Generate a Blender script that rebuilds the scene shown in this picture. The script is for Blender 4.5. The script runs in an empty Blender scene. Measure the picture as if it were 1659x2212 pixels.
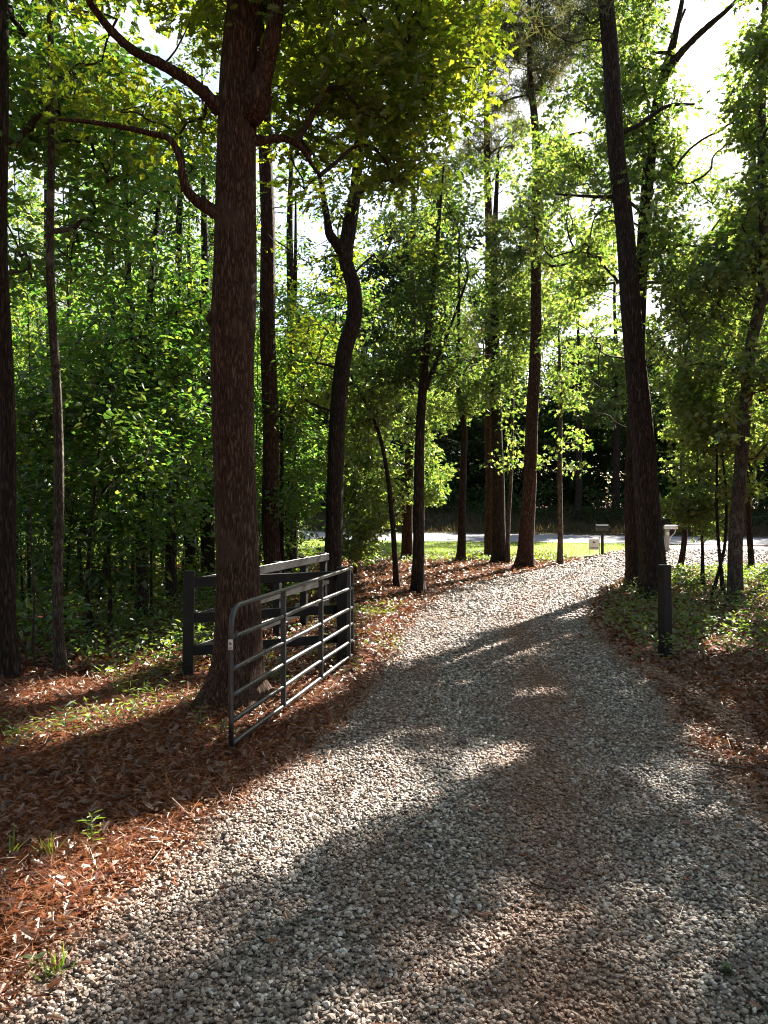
import bpy, math, random
import numpy as np
from mathutils import Vector

rng = np.random.default_rng(11)
random.seed(11)
scene = bpy.context.scene
R = math.radians

# ------------------------------------------------------------------ camera, sky, sun, exposure
F, CX, HV, CAMZ = 1725.0, 829.5, 1080.0, 2.1          # photo measured in a 1659 x 2212 frame
cam_d = bpy.data.cameras.new('camera')
cam = bpy.data.objects.new('camera', cam_d)
scene.collection.objects.link(cam)
cam.location = (0, 0, CAMZ)
cam.rotation_euler = (R(90), 0, 0)
cam_d.sensor_fit = 'VERTICAL'
cam_d.sensor_height = 36.0
cam_d.sensor_width = 27.0
cam_d.lens = 36.0 * F / 2212.0
cam_d.shift_y = -26.0 / 2212.0
cam_d.clip_start = 0.05
cam_d.clip_end = 3000
scene.camera = cam

SUN_AZ, SUN_EL = 31.5, 33.0
S = np.array([math.sin(R(SUN_AZ)) * math.cos(R(SUN_EL)), math.cos(R(SUN_AZ)) * math.cos(R(SUN_EL)), math.sin(R(SUN_EL))])
sun_d = bpy.data.lights.new('sun', 'SUN')
sun_d.energy = 5.0
sun_d.angle = R(0.5)
sun_d.color = (1.0, 0.93, 0.82)
sun = bpy.data.objects.new('sun', sun_d)
scene.collection.objects.link(sun)
sun.location = tuple(S * 60)
sun.rotation_euler = Vector(tuple(S)).to_track_quat('Z', 'Y').to_euler()

world = bpy.data.worlds.new('World')
scene.world = world
world.use_nodes = True
nt = world.node_tree
nt.nodes.clear()
wo = nt.nodes.new('ShaderNodeOutputWorld')
bg = nt.nodes.new('ShaderNodeBackground')
sky = nt.nodes.new('ShaderNodeTexSky')
sky.sky_type = 'NISHITA'
sky.sun_disc = False
sky.sun_elevation = R(SUN_EL)
sky.sun_rotation = R(SUN_AZ)
sky.air_density = 1.0
sky.dust_density = 1.2
tc = nt.nodes.new('ShaderNodeTexCoord')
ns = nt.nodes.new('ShaderNodeTexNoise')
ns.inputs['Scale'].default_value = 2.6
ns.inputs['Detail'].default_value = 6
ns.inputs['Roughness'].default_value = 0.55
rp = nt.nodes.new('ShaderNodeValToRGB')
rp.color_ramp.elements[0].position = 0.47
rp.color_ramp.elements[1].position = 0.55
mx = nt.nodes.new('ShaderNodeMix')
mx.data_type = 'RGBA'
nt.links.new(tc.outputs['Generated'], ns.inputs['Vector'])
nt.links.new(ns.outputs['Fac'], rp.inputs['Fac'])
nt.links.new(rp.outputs['Color'], mx.inputs[0])
nt.links.new(sky.outputs['Color'], mx.inputs[6])
dp = nt.nodes.new('ShaderNodeVectorMath'); dp.operation = 'DOT_PRODUCT'          # sunlit cloud scatters forward: brighter toward the sun
dp.inputs[1].default_value = tuple(S)
nt.links.new(tc.outputs['Generated'], dp.inputs[0])
cr = nt.nodes.new('ShaderNodeMapRange')
cr.inputs['From Min'].default_value = 0.05; cr.inputs['From Max'].default_value = 0.75
cr.inputs['To Min'].default_value = 1.0; cr.inputs['To Max'].default_value = 4.4
nt.links.new(dp.outputs['Value'], cr.inputs['Value'])
cl = nt.nodes.new('ShaderNodeVectorMath'); cl.operation = 'SCALE'
cl.inputs[0].default_value = (0.97, 1.0, 1.06)
nt.links.new(cr.outputs[0], cl.inputs['Scale'])
nt.links.new(cl.outputs[0], mx.inputs[7])
nt.links.new(mx.outputs[2], bg.inputs['Color'])
bg.inputs['Strength'].default_value = 0.05
nt.links.new(bg.outputs[0], wo.inputs['Surface'])

scene.view_settings.view_transform = 'Standard'
scene.view_settings.look = 'None'
scene.view_settings.exposure = 2.6
scene.view_settings.gamma = 1.0
scene.view_settings.use_curve_mapping = False
scene.render.engine = 'CYCLES'
cy = scene.cycles
cy.max_bounces = 6
cy.diffuse_bounces = 3
cy.glossy_bounces = 2
cy.transmission_bounces = 4
cy.transparent_max_bounces = 4
cy.caustics_reflective = False
cy.caustics_refractive = False
cy.use_denoising = True
cy.sample_clamp_indirect = 6
cy.pixel_filter_type = 'BLACKMAN_HARRIS'
cy.filter_width = 1.1


# ------------------------------------------------------------------ helpers
def W(u, v, Y):
    return np.array([(u - CX) / F * Y, Y, CAMZ - (v - HV) / F * Y])


def hgt(x, y):
    x = np.asarray(x, float); y = np.asarray(y, float)
    h = 0.05 * np.sin(x * 0.55 + 1.0) * np.cos(y * 0.4) + 0.03 * np.sin(y * 0.23 + x * 0.31)
    bank = np.clip((y - 54.5 + x * 0.22) / 7.0, 0, 1)
    return h * np.clip(1.2 - y / 40.0, 0.1, 1) + 1.3 * bank * bank * (3 - 2 * bank)


def G(u, v):
    Y = F * CAMZ / (v - HV)
    for _ in range(4):
        x = (u - CX) / F * Y
        Y = F * (CAMZ - float(hgt(x, Y))) / (v - HV)
    return (u - CX) / F * Y, Y


def catmull(P, n):
    P = np.asarray(P, float)
    k = len(P)
    if k == 2:
        t = np.linspace(0, 1, n)[:, None]
        return P[0] * (1 - t) + P[1] * t
    E = np.vstack([2 * P[0] - P[1], P, 2 * P[-1] - P[-2]])
    t = np.linspace(0, k - 1 - 1e-6, n)
    i = t.astype(int); f = (t - i)[:, None]
    a, b, c, d = E[i], E[i + 1], E[i + 2], E[i + 3]
    return 0.5 * ((2 * b) + (-a + c) * f + (2 * a - 5 * b + 4 * c - d) * f ** 2 + (-a + 3 * b - 3 * c + d) * f ** 3)


class Build:
    """collects vertices and polygons and links them as ONE mesh object"""
    def __init__(self):
        self.v, self.f, self.n = [], [], 0

    def add(self, verts, faces, mat=0, smooth=False):
        verts = np.asarray(verts, float).reshape(-1, 3)
        if not isinstance(faces, list):
            faces = [faces]
        for fa in faces:
            fa = np.asarray(fa, int)
            if fa.ndim == 1:
                fa = fa[None, :]
            self.f.append((fa + self.n, mat, smooth))
        self.v.append(verts)
        self.n += len(verts)

    def box(self, c, s, mat=0, rz=0.0, bev=0.0, tilt=(0, 0)):
        x, y, z = np.array(s) / 2.0
        b = min(bev, x * .9, y * .9, z * .9)
        if b <= 0:
            V = np.array([[-x, -y, -z], [x, -y, -z], [x, y, -z], [-x, y, -z], [-x, -y, z], [x, -y, z], [x, y, z], [-x, y, z]])
            Fs = [np.array([[0, 3, 2, 1], [4, 5, 6, 7], [0, 1, 5, 4], [1, 2, 6, 5], [2, 3, 7, 6], [3, 0, 4, 7]])]
        else:
            ring = [(-x + b, -y), (x - b, -y), (x, -y + b), (x, y - b), (x - b, y), (-x + b, y), (-x, y - b), (-x, -y + b)]
            inn = [(px * (x - b) / x, py * (y - b) / y) for px, py in ring]
            V = [(*p, -z) for p in inn] + [(*p, -z + b) for p in ring] + [(*p, z - b) for p in ring] + [(*p, z) for p in inn]
            V = np.array(V)
            q = []
            for L in range(3):
                for i in range(8):
                    j = (i + 1) % 8
                    q.append([L * 8 + i, L * 8 + j, L * 8 + 8 + j, L * 8 + 8 + i])
            Fs = [np.array(q), np.array([[7, 6, 5, 4, 3, 2, 1, 0], [24, 25, 26, 27, 28, 29, 30, 31]])]
        V = V.copy()
        V[:, 0] += V[:, 2] * tilt[0]; V[:, 1] += V[:, 2] * tilt[1]
        ca, sa = math.cos(rz), math.sin(rz)
        V = np.stack([V[:, 0] * ca - V[:, 1] * sa, V[:, 0] * sa + V[:, 1] * ca, V[:, 2]], 1) + np.array(c)
        self.add(V, Fs, mat)

    def beam(self, a, b, w, h, mat=0, bev=0.004):
        """rectangular board from a to b (roughly horizontal), w across, h tall"""
        a = np.array(a, float); b = np.array(b, float)
        d = b - a; L = np.linalg.norm(d); d /= L
        sd = np.cross(d, [0, 0, 1.0]); sd /= np.linalg.norm(sd)
        up = np.cross(sd, d)
        m = Build(); m.box((0, 0, 0), (L, w, h), bev=bev)
        V = np.vstack(m.v)
        V = (a + b) / 2 + V[:, :1] * d + V[:, 1:2] * sd + V[:, 2:] * up
        self.add(V, [f for f, _, _ in m.f], mat)

    def tube(self, pts, rad, sides=8, mat=0, cap=True, smooth=True, prof=None, closed=False):
        pts = np.asarray(pts, float)
        k = len(pts)
        rad = np.broadcast_to(np.asarray(rad, float), (k,))
        if closed:
            T = np.roll(pts, -1, 0) - np.roll(pts, 1, 0)
        else:
            T = np.gradient(pts, axis=0)
        T /= np.linalg.norm(T, axis=1)[:, None] + 1e-9
        ref = np.array([1.0, 0, 0]) if abs(T[:, 0]).mean() < 0.8 else np.array([0, 0, 1.0])
        A = np.cross(T, ref); A /= np.linalg.norm(A, axis=1)[:, None] + 1e-9
        Bv = np.cross(T, A)
        th = np.arange(sides) / sides * 2 * math.pi
        rr = rad[:, None] * (np.ones((k, sides)) if prof is None else prof)
        V = pts[:, None, :] + rr[:, :, None] * (np.cos(th)[None, :, None] * A[:, None, :] + np.sin(th)[None, :, None] * Bv[:, None, :])
        kk = k if closed else k - 1
        i = np.arange(kk)[:, None]; j = np.arange(sides)[None, :]
        i2 = (i + 1) % k; j2 = (j + 1) % sides
        q = np.stack([(i * sides + j) + 0 * j2, i * sides + j2, i2 * sides + j2, i2 * sides + j], -1).reshape(-1, 4)
        fs = [q]
        if cap and not closed:
            fs.append(np.stack([np.arange(sides)[::-1], np.arange(sides) + (k - 1) * sides]))
        self.add(V.reshape(-1, 3), fs, mat, smooth)

    def build(self, name, mats, parent=None, origin=None):
        V = np.vstack(self.v) if self.v else np.zeros((0, 3))
        if origin is not None:
            V = V - np.asarray(origin, float)
        me = bpy.data.meshes.new(name)
        loops = np.concatenate([f.reshape(-1) for f, _, _ in self.f]).astype(np.int32)
        tot = np.concatenate([np.full(len(f), f.shape[1]) for f, _, _ in self.f]).astype(np.int32)
        mi = np.concatenate([np.full(len(f), m) for f, m, _ in self.f]).astype(np.int32)
        sm = np.concatenate([np.full(len(f), s) for f, _, s in self.f]).astype(bool)
        st = np.concatenate([[0], np.cumsum(tot)[:-1]]).astype(np.int32)
        me.vertices.add(len(V)); me.vertices.foreach_set('co', V.astype(np.float32).ravel())
        me.loops.add(len(loops)); me.loops.foreach_set('vertex_index', loops)
        me.polygons.add(len(tot))
        me.polygons.foreach_set('loop_start', st)
        me.polygons.foreach_set('loop_total', tot)
        for m in (mats if isinstance(mats, (list, tuple)) else [mats]):
            me.materials.append(m)
        me.polygons.foreach_set('material_index', mi)
        me.polygons.foreach_set('use_smooth', sm)
        me.update(calc_edges=True)
        me.validate()
        o = bpy.data.objects.new(name, me)
        scene.collection.objects.link(o)
        if parent is not None:
            o.parent = parent
        elif origin is not None:
            o.location = tuple(origin)
        return o


def tag(o, label=None, cat=None, group=None, kind=None):
    if label: o['label'] = label
    if cat: o['category'] = cat
    if group: o['group'] = group
    if kind: o['kind'] = kind
    return o


def thing(name, loc, label, cat, group=None):
    o = bpy.data.objects.new(name, None)
    scene.collection.objects.link(o)
    o.location = tuple(float(c) for c in loc)
    return tag(o, label, cat, group)


def copy_tree(o, parent=None):
    c = o.copy()
    scene.collection.objects.link(c)
    if parent is not None:
        c.parent = parent
    for ch in list(o.children):
        copy_tree(ch, c)
    return c


# ------------------------------------------------------------------ materials
def new_mat(name):
    m = bpy.data.materials.new(name)
    m.use_nodes = True
    m.node_tree.nodes.clear()
    return m, m.node_tree.nodes, m.node_tree.links


def ramp(N, stops):
    r = N.new('ShaderNodeValToRGB')
    e = r.color_ramp.elements
    while len(e) < len(stops):
        e.new(0.5)
    for k, (p, c) in enumerate(stops):
        e[k].position = p
        e[k].color = (*c, 1)
    return r


def leaf_mat(name, cols, trans, tfac=0.5, gloss=0.05, rough=0.45):
    m, N, L = new_mat(name)
    g = N.new('ShaderNodeNewGeometry')
    r1 = ramp(N, [(i / (len(cols) - 1), c) for i, c in enumerate(cols)])
    r2 = ramp(N, [(i / (len(trans) - 1), c) for i, c in enumerate(trans)])
    L.new(g.outputs['Random Per Island'], r1.inputs[0])
    L.new(g.outputs['Random Per Island'], r2.inputs[0])
    d = N.new('ShaderNodeBsdfDiffuse'); t = N.new('ShaderNodeBsdfTranslucent'); gl = N.new('ShaderNodeBsdfGlossy')
    gl.inputs['Roughness'].default_value = rough
    gl.inputs['Color'].default_value = (0.8, 0.85, 0.8, 1)
    L.new(r1.outputs[0], d.inputs['Color']); L.new(r2.outputs[0], t.inputs['Color'])
    a = N.new('ShaderNodeMixShader'); a.inputs[0].default_value = tfac
    L.new(d.outputs[0], a.inputs[1]); L.new(t.outputs[0], a.inputs[2])
    b = N.new('ShaderNodeMixShader'); b.inputs[0].default_value = gloss
    L.new(a.outputs[0], b.inputs[1]); L.new(gl.outputs[0], b.inputs[2])
    o = N.new('ShaderNodeOutputMaterial'); L.new(b.outputs[0], o.inputs['Surface'])
    return m


def noise_mat(name, stops, scale=(1, 1, 1), nscale=5, detail=6, rough=0.9, bump=0.3, bdist=0.02, bscale=None, spec=0.3, island=0.0, voro=None, metal=0.0):
    m, N, L = new_mat(name)
    p = N.new('ShaderNodeBsdfPrincipled')
    p.inputs['Roughness'].default_value = rough
    p.inputs['Specular IOR Level'].default_value = spec
    p.inputs['Metallic'].default_value = metal
    o = N.new('ShaderNodeOutputMaterial'); L.new(p.outputs[0], o.inputs['Surface'])
    tcn = N.new('ShaderNodeTexCoord'); mp = N.new('ShaderNodeMapping')
    mp.inputs['Scale'].default_value = scale
    L.new(tcn.outputs['Object'], mp.inputs['Vector'])
    n = N.new('ShaderNodeTexNoise'); n.inputs['Scale'].default_value = nscale; n.inputs['Detail'].default_value = detail
    n.inputs['Roughness'].default_value = 0.6
    L.new(mp.outputs[0], n.inputs['Vector'])
    fac = n.outputs['Fac']
    if island:
        g = N.new('ShaderNodeNewGeometry')
        mm = N.new('ShaderNodeMix'); mm.inputs[0].default_value = island
        L.new(fac, mm.inputs[2]); L.new(g.outputs['Random Per Island'], mm.inputs[3])
        fac = mm.outputs[0]
    r = ramp(N, stops); L.new(fac, r.inputs[0]); L.new(r.outputs[0], p.inputs['Base Color'])
    if bump:
        src = n
        if voro:
            src = N.new('ShaderNodeTexVoronoi'); src.feature = 'DISTANCE_TO_EDGE'
            src.inputs['Scale'].default_value = voro
            mp2 = N.new('ShaderNodeMix'); mp2.data_type = 'VECTOR'; mp2.inputs[0].default_value = 0.12
            L.new(mp.outputs[0], mp2.inputs[4]); L.new(n.outputs['Color'], mp2.inputs[5])
            L.new(mp2.outputs[1], src.inputs['Vector'])
            hout = src.outputs['Distance']
        else:
            src = N.new('ShaderNodeTexNoise'); src.inputs['Scale'].default_value = bscale or nscale * 3; src.inputs['Detail'].default_value = 5
            L.new(mp.outputs[0], src.inputs['Vector'])
            hout = src.outputs['Fac']
        bp = N.new('ShaderNodeBump'); bp.inputs['Strength'].default_value = bump; bp.inputs['Distance'].default_value = bdist
        L.new(hout, bp.inputs['Height']); L.new(bp.outputs[0], p.inputs['Normal'])
    return m


M = {}
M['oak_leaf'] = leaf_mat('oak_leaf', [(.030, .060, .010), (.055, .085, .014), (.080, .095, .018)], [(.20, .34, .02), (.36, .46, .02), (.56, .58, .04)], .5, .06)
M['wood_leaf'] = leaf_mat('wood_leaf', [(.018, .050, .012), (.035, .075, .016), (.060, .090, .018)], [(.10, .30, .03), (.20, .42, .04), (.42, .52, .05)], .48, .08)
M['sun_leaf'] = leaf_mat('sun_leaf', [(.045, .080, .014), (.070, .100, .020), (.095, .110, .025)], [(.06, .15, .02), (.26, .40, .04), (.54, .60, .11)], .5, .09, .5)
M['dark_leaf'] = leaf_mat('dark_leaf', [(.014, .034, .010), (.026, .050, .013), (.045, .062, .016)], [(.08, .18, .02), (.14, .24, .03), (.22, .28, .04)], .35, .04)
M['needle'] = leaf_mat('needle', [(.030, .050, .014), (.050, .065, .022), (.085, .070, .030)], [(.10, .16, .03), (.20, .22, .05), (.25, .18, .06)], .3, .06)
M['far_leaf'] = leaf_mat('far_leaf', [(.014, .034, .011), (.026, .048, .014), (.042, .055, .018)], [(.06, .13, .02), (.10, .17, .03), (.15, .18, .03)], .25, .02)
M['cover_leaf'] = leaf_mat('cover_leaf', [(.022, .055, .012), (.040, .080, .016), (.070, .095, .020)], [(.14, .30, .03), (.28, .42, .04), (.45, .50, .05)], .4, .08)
M['grass'] = leaf_mat('grass', [(.060, .120, .014), (.100, .150, .018), (.160, .160, .030)], [(.20, .40, .02), (.36, .50, .03), (.55, .50, .06)], .45, .04)
M['dry_grass'] = leaf_mat('dry_grass', [(.035, .040, .016), (.060, .050, .022), (.080, .052, .030)], [(.10, .10, .03), (.14, .11, .04), (.16, .09, .04)], .3, .02)
M['dead_leaf'] = leaf_mat('dead_leaf', [(.055, .015, .007), (.125, .034, .014), (.190, .060, .026), (.250, .125, .070)], [(.12, .03, .01), (.22, .07, .02), (.30, .12, .04), (.35, .2, .1)], .22, .09, .4)
M['straw'] = leaf_mat('straw', [(.13, .040, .014), (.27, .085, .026), (.38, .155, .055)], [(.2, .07, .02), (.3, .1, .03), (.4, .18, .06)], .2, .05)
def bark_mat(name, lo, mid, hi, fx=26.0, fz=4.5, lichen=None):
    """furrowed bark: long dark cracks between raised plates"""
    m, N, L = new_mat(name)
    p = N.new('ShaderNodeBsdfPrincipled'); p.inputs['Roughness'].default_value = .9; p.inputs['Specular IOR Level'].default_value = .2
    o = N.new('ShaderNodeOutputMaterial'); L.new(p.outputs[0], o.inputs[0])
    tcn = N.new('ShaderNodeTexCoord')
    mp = N.new('ShaderNodeMapping'); mp.inputs['Scale'].default_value = (fx, fx, fz); L.new(tcn.outputs['Object'], mp.inputs[0])
    wn = N.new('ShaderNodeTexNoise'); wn.inputs['Scale'].default_value = .8; wn.inputs['Detail'].default_value = 3; L.new(mp.outputs[0], wn.inputs['Vector'])
    wm = N.new('ShaderNodeMix'); wm.data_type = 'VECTOR'; wm.inputs[0].default_value = .35
    sc = N.new('ShaderNodeVectorMath'); sc.operation = 'SCALE'; sc.inputs['Scale'].default_value = 3.0; L.new(wn.outputs['Color'], sc.inputs[0])
    ad = N.new('ShaderNodeVectorMath'); ad.operation = 'ADD'; L.new(mp.outputs[0], ad.inputs[0]); L.new(sc.outputs[0], ad.inputs[1])
    vo = N.new('ShaderNodeTexVoronoi'); vo.feature = 'DISTANCE_TO_EDGE'; vo.inputs['Scale'].default_value = 1.0; L.new(ad.outputs[0], vo.inputs['Vector'])
    n2 = N.new('ShaderNodeTexNoise'); n2.inputs['Scale'].default_value = 2.2; n2.inputs['Detail'].default_value = 6; n2.inputs['Roughness'].default_value = .7; L.new(mp.outputs[0], n2.inputs['Vector'])
    hm = N.new('ShaderNodeMath'); hm.operation = 'MULTIPLY_ADD'; hm.inputs[1].default_value = 1.5; L.new(vo.outputs['Distance'], hm.inputs[0]); 
    hs = N.new('ShaderNodeMath'); hs.operation = 'MULTIPLY'; hs.inputs[1].default_value = .75; L.new(n2.outputs['Fac'], hs.inputs[0]); L.new(hs.outputs[0], hm.inputs[2])
    r = ramp(N, [(.28, lo), (.55, mid), (1.0, hi)]); L.new(hm.outputs[0], r.inputs[0])
    col = r.outputs[0]
    if lichen:
        n3 = N.new('ShaderNodeTexNoise'); n3.inputs['Scale'].default_value = 3.2; n3.inputs['Detail'].default_value = 5; L.new(tcn.outputs['Object'], n3.inputs['Vector'])
        rr = ramp(N, [(.55, (0, 0, 0)), (.68, (.6, .6, .6))]); L.new(n3.outputs['Fac'], rr.inputs[0])
        mm = N.new('ShaderNodeMix'); mm.data_type = 'RGBA'; L.new(rr.outputs[0], mm.inputs[0]); L.new(col, mm.inputs[6]); mm.inputs[7].default_value = (*lichen, 1)
        col = mm.outputs[2]
    L.new(col, p.inputs['Base Color'])
    bp = N.new('ShaderNodeBump'); bp.inputs['Strength'].default_value = 1.0; bp.inputs['Distance'].default_value = .025
    L.new(hm.outputs[0], bp.inputs['Height']); L.new(bp.outputs[0], p.inputs['Normal'])
    return m


M['bark_oak'] = bark_mat('bark_oak', (.009, .005, .003), (.066, .034, .021), (.180, .108, .074), 30, 5, (.11, .072, .052))
M['bark_dark'] = bark_mat('bark_dark', (.006, .005, .004), (.030, .020, .016), (.090, .064, .052), 22, 3.6)
M['bark_pine'] = bark_mat('bark_pine', (.009, .005, .004), (.052, .026, .020), (.130, .075, .058), 18, 4.5)
M['bark_pale'] = bark_mat('bark_pale', (.018, .014, .011), (.075, .058, .046), (.19, .155, .13), 26, 6, (.24, .22, .19))
M['twig'] = noise_mat('twig', [(.3, (.02, .013, .01)), (.7, (.07, .048, .036))], (6, 6, 6), 2, 4, .9, .3, .01)


def soil_mat():
    m, N, L = new_mat('soil')
    p = N.new('ShaderNodeBsdfPrincipled'); p.inputs['Roughness'].default_value = .95; p.inputs['Specular IOR Level'].default_value = .15
    o = N.new('ShaderNodeOutputMaterial'); L.new(p.outputs[0], o.inputs[0])
    tcn = N.new('ShaderNodeTexCoord')
    n1 = N.new('ShaderNodeTexNoise'); n1.inputs['Scale'].default_value = .9; n1.inputs['Detail'].default_value = 5
    n2 = N.new('ShaderNodeTexNoise'); n2.inputs['Scale'].default_value = 22; n2.inputs['Detail'].default_value = 6; n2.inputs['Roughness'].default_value = .7
    for n in (n1, n2): L.new(tcn.outputs['Object'], n.inputs['Vector'])
    r1 = ramp(N, [(.35, (.070, .018, .008)), (.52, (.130, .038, .016)), (.68, (.210, .066, .026))])
    r2 = ramp(N, [(.30, (.25, .22, .2)), (.55, (.9, .85, .8)), (.72, (1.6, 1.5, 1.4))])
    L.new(n1.outputs['Fac'], r1.inputs[0]); L.new(n2.outputs['Fac'], r2.inputs[0])
    mm = N.new('ShaderNodeMix'); mm.data_type = 'RGBA'; mm.blend_type = 'MULTIPLY'; mm.inputs[0].default_value = 1
    L.new(r1.outputs[0], mm.inputs[6]); L.new(r2.outputs[0], mm.inputs[7]); L.new(mm.outputs[2], p.inputs['Base Color'])
    b = N.new('ShaderNodeBump'); b.inputs['Strength'].default_value = .8; b.inputs['Distance'].default_value = .03
    L.new(n2.outputs['Fac'], b.inputs['Height']); L.new(b.outputs[0], p.inputs['Normal'])
    return m


def stone_mat(name, island):
    """crushed stone: one tone per stone, clay dust in broad patches"""
    m, N, L = new_mat(name)
    p = N.new('ShaderNodeBsdfPrincipled'); p.inputs['Roughness'].default_value = .62; p.inputs['Specular IOR Level'].default_value = .5
    o = N.new('ShaderNodeOutputMaterial'); L.new(p.outputs[0], o.inputs[0])
    tcn = N.new('ShaderNodeTexCoord')
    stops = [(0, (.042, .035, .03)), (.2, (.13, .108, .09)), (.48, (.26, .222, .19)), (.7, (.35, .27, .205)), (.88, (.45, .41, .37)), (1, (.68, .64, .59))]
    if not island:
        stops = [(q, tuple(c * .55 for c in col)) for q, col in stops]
    r = ramp(N, stops)
    if island:
        g = N.new('ShaderNodeNewGeometry'); L.new(g.outputs['Random Per Island'], r.inputs[0])
    else:
        vo = N.new('ShaderNodeTexVoronoi'); vo.inputs['Scale'].default_value = 38
        L.new(tcn.outputs['Object'], vo.inputs['Vector'])
        sp = N.new('ShaderNodeSeparateColor'); L.new(vo.outputs['Color'], sp.inputs[0]); L.new(sp.outputs[0], r.inputs[0])
        ve = N.new('ShaderNodeTexVoronoi'); ve.inputs['Scale'].default_value = 38
        L.new(tcn.outputs['Object'], ve.inputs['Vector'])
        b = N.new('ShaderNodeBump'); b.inputs['Strength'].default_value = 1; b.inputs['Distance'].default_value = .03; b.invert = True
        L.new(ve.outputs['Distance'], b.inputs['Height']); L.new(b.outputs[0], p.inputs['Normal'])
    n1 = N.new('ShaderNodeTexNoise'); n1.inputs['Scale'].default_value = .8; n1.inputs['Detail'].default_value = 4
    mp = N.new('ShaderNodeMapping'); mp.inputs['Scale'].default_value = (1.1, .5, 1)
    L.new(tcn.outputs['Object'], mp.inputs[0]); L.new(mp.outputs[0], n1.inputs['Vector'])
    d = ramp(N, [(.44, (0, 0, 0)), (.68, (.6, .6, .6))]); L.new(n1.outputs['Fac'], d.inputs[0])
    at = N.new('ShaderNodeAttribute'); at.attribute_name = 'dust'
    mxm = N.new('ShaderNodeMath'); mxm.operation = 'MAXIMUM'; L.new(d.outputs[0], mxm.inputs[0]); L.new(at.outputs['Fac'], mxm.inputs[1])
    mm = N.new('ShaderNodeMix'); mm.data_type = 'RGBA'
    L.new(mxm.outputs[0], mm.inputs[0]); L.new(r.outputs[0], mm.inputs[6]); mm.inputs[7].default_value = (.235, .115, .062, 1)
    L.new(mm.outputs[2], p.inputs['Base Color'])
    return m


M['soil'] = soil_mat()
M['stone'] = stone_mat('stone', True)
M['gravel_bed'] = stone_mat('gravel_bed', False)
M['road'] = noise_mat('road_surface', [(.3, (.16, .16, .17)), (.7, (.27, .27, .28))], (1, 1, 1), 3, 6, .85, .3, .01, 60)
M['lawn'] = noise_mat('lawn_soil', [(.3, (.06, .11, .015)), (.7, (.13, .17, .03))], (1, 1, 1), 4, 6, .95, .5, .03, 30)
M['bank'] = noise_mat('bank_soil', [(.3, (.025, .03, .012)), (.7, (.06, .05, .025))], (1, 1, 1), 2, 6, .95, .5, .03, 20)
M['black_paint'] = noise_mat('black_paint', [(.3, (.006, .006, .006)), (.58, (.012, .011, .011)), (.85, (.05, .045, .045))], (2, 2, 2), 4, 6, .5, .35, .004, 25, .35)
M['gate_metal'] = noise_mat('gate_metal', [(.3, (.012, .013, .015)), (.6, (.026, .026, .028)), (.8, (.10, .075, .06))], (3, 3, 3), 5, 6, .40, .2, .003, 30, .9, metal=.1)
M['white_label'] = noise_mat('white_label', [(.3, (.55, .50, .47)), (.6, (.72, .68, .66))], (1, 1, 1), 30, 3, .6, 0)
M['label_mark'] = noise_mat('label_mark', [(.3, (.16, .08, .05)), (.7, (.25, .15, .11))], (1, 1, 1), 30, 3, .7, 0)
M['label_pink'] = noise_mat('label_pink', [(.3, (.45, .25, .24)), (.7, (.5, .33, .3))], (1, 1, 1), 30, 3, .7, 0)
M['mailbox_black'] = noise_mat('mailbox_black', [(.3, (.015, .016, .018)), (.7, (.04, .04, .043))], (1, 1, 1), 8, 3, .38, .05, .002, 20, .6)
M['mailbox_white'] = noise_mat('mailbox_white', [(.3, (.6, .6, .6)), (.7, (.75, .75, .74))], (1, 1, 1), 8, 3, .35, .05, .002, 20, .5)
M['post_grey'] = noise_mat('post_grey', [(.3, (.22, .21, .21)), (.7, (.38, .37, .36))], (6, 6, 1), 3, 4, .7, .2, .004, 12)
M['sign_white'] = noise_mat('sign_white', [(.3, (.68, .67, .62)), (.7, (.8, .79, .75))], (1, 1, 1), 6, 3, .6, 0)
M['sign_ink'] = noise_mat('sign_ink', [(.3, (.04, .04, .035)), (.7, (.10, .10, .09))], (1, 1, 1), 40, 3, .7, 0)
M['rock'] = noise_mat('rock', [(.3, (.18, .15, .13)), (.7, (.45, .41, .37))], (1, 1, 1), 9, 6, .9, .6, .02, 25)

# ------------------------------------------------------------------ where the sun reaches the ground, and where the sky shows (gaps in the canopy)
MW, MH = 420, 560


def poly_mask(polys):
    gx = (np.arange(MW) + .5) / MW * 1659
    gy = (np.arange(MH) + .5) / MH * 2212
    X, Y = np.meshgrid(gx, gy)
    m = np.zeros((MH, MW), bool)
    for P in polys:
        ins = np.zeros((MH, MW), bool)
        P = np.array(P, float)
        for (x0, y0), (x1, y1) in zip(P, np.roll(P, -1, 0)):
            if y0 == y1: continue
            c = ((y0 > Y) != (y1 > Y)) & (X < (x1 - x0) * (Y - y0) / (y1 - y0) + x0)
            ins ^= c
        m |= ins
    return m


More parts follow.
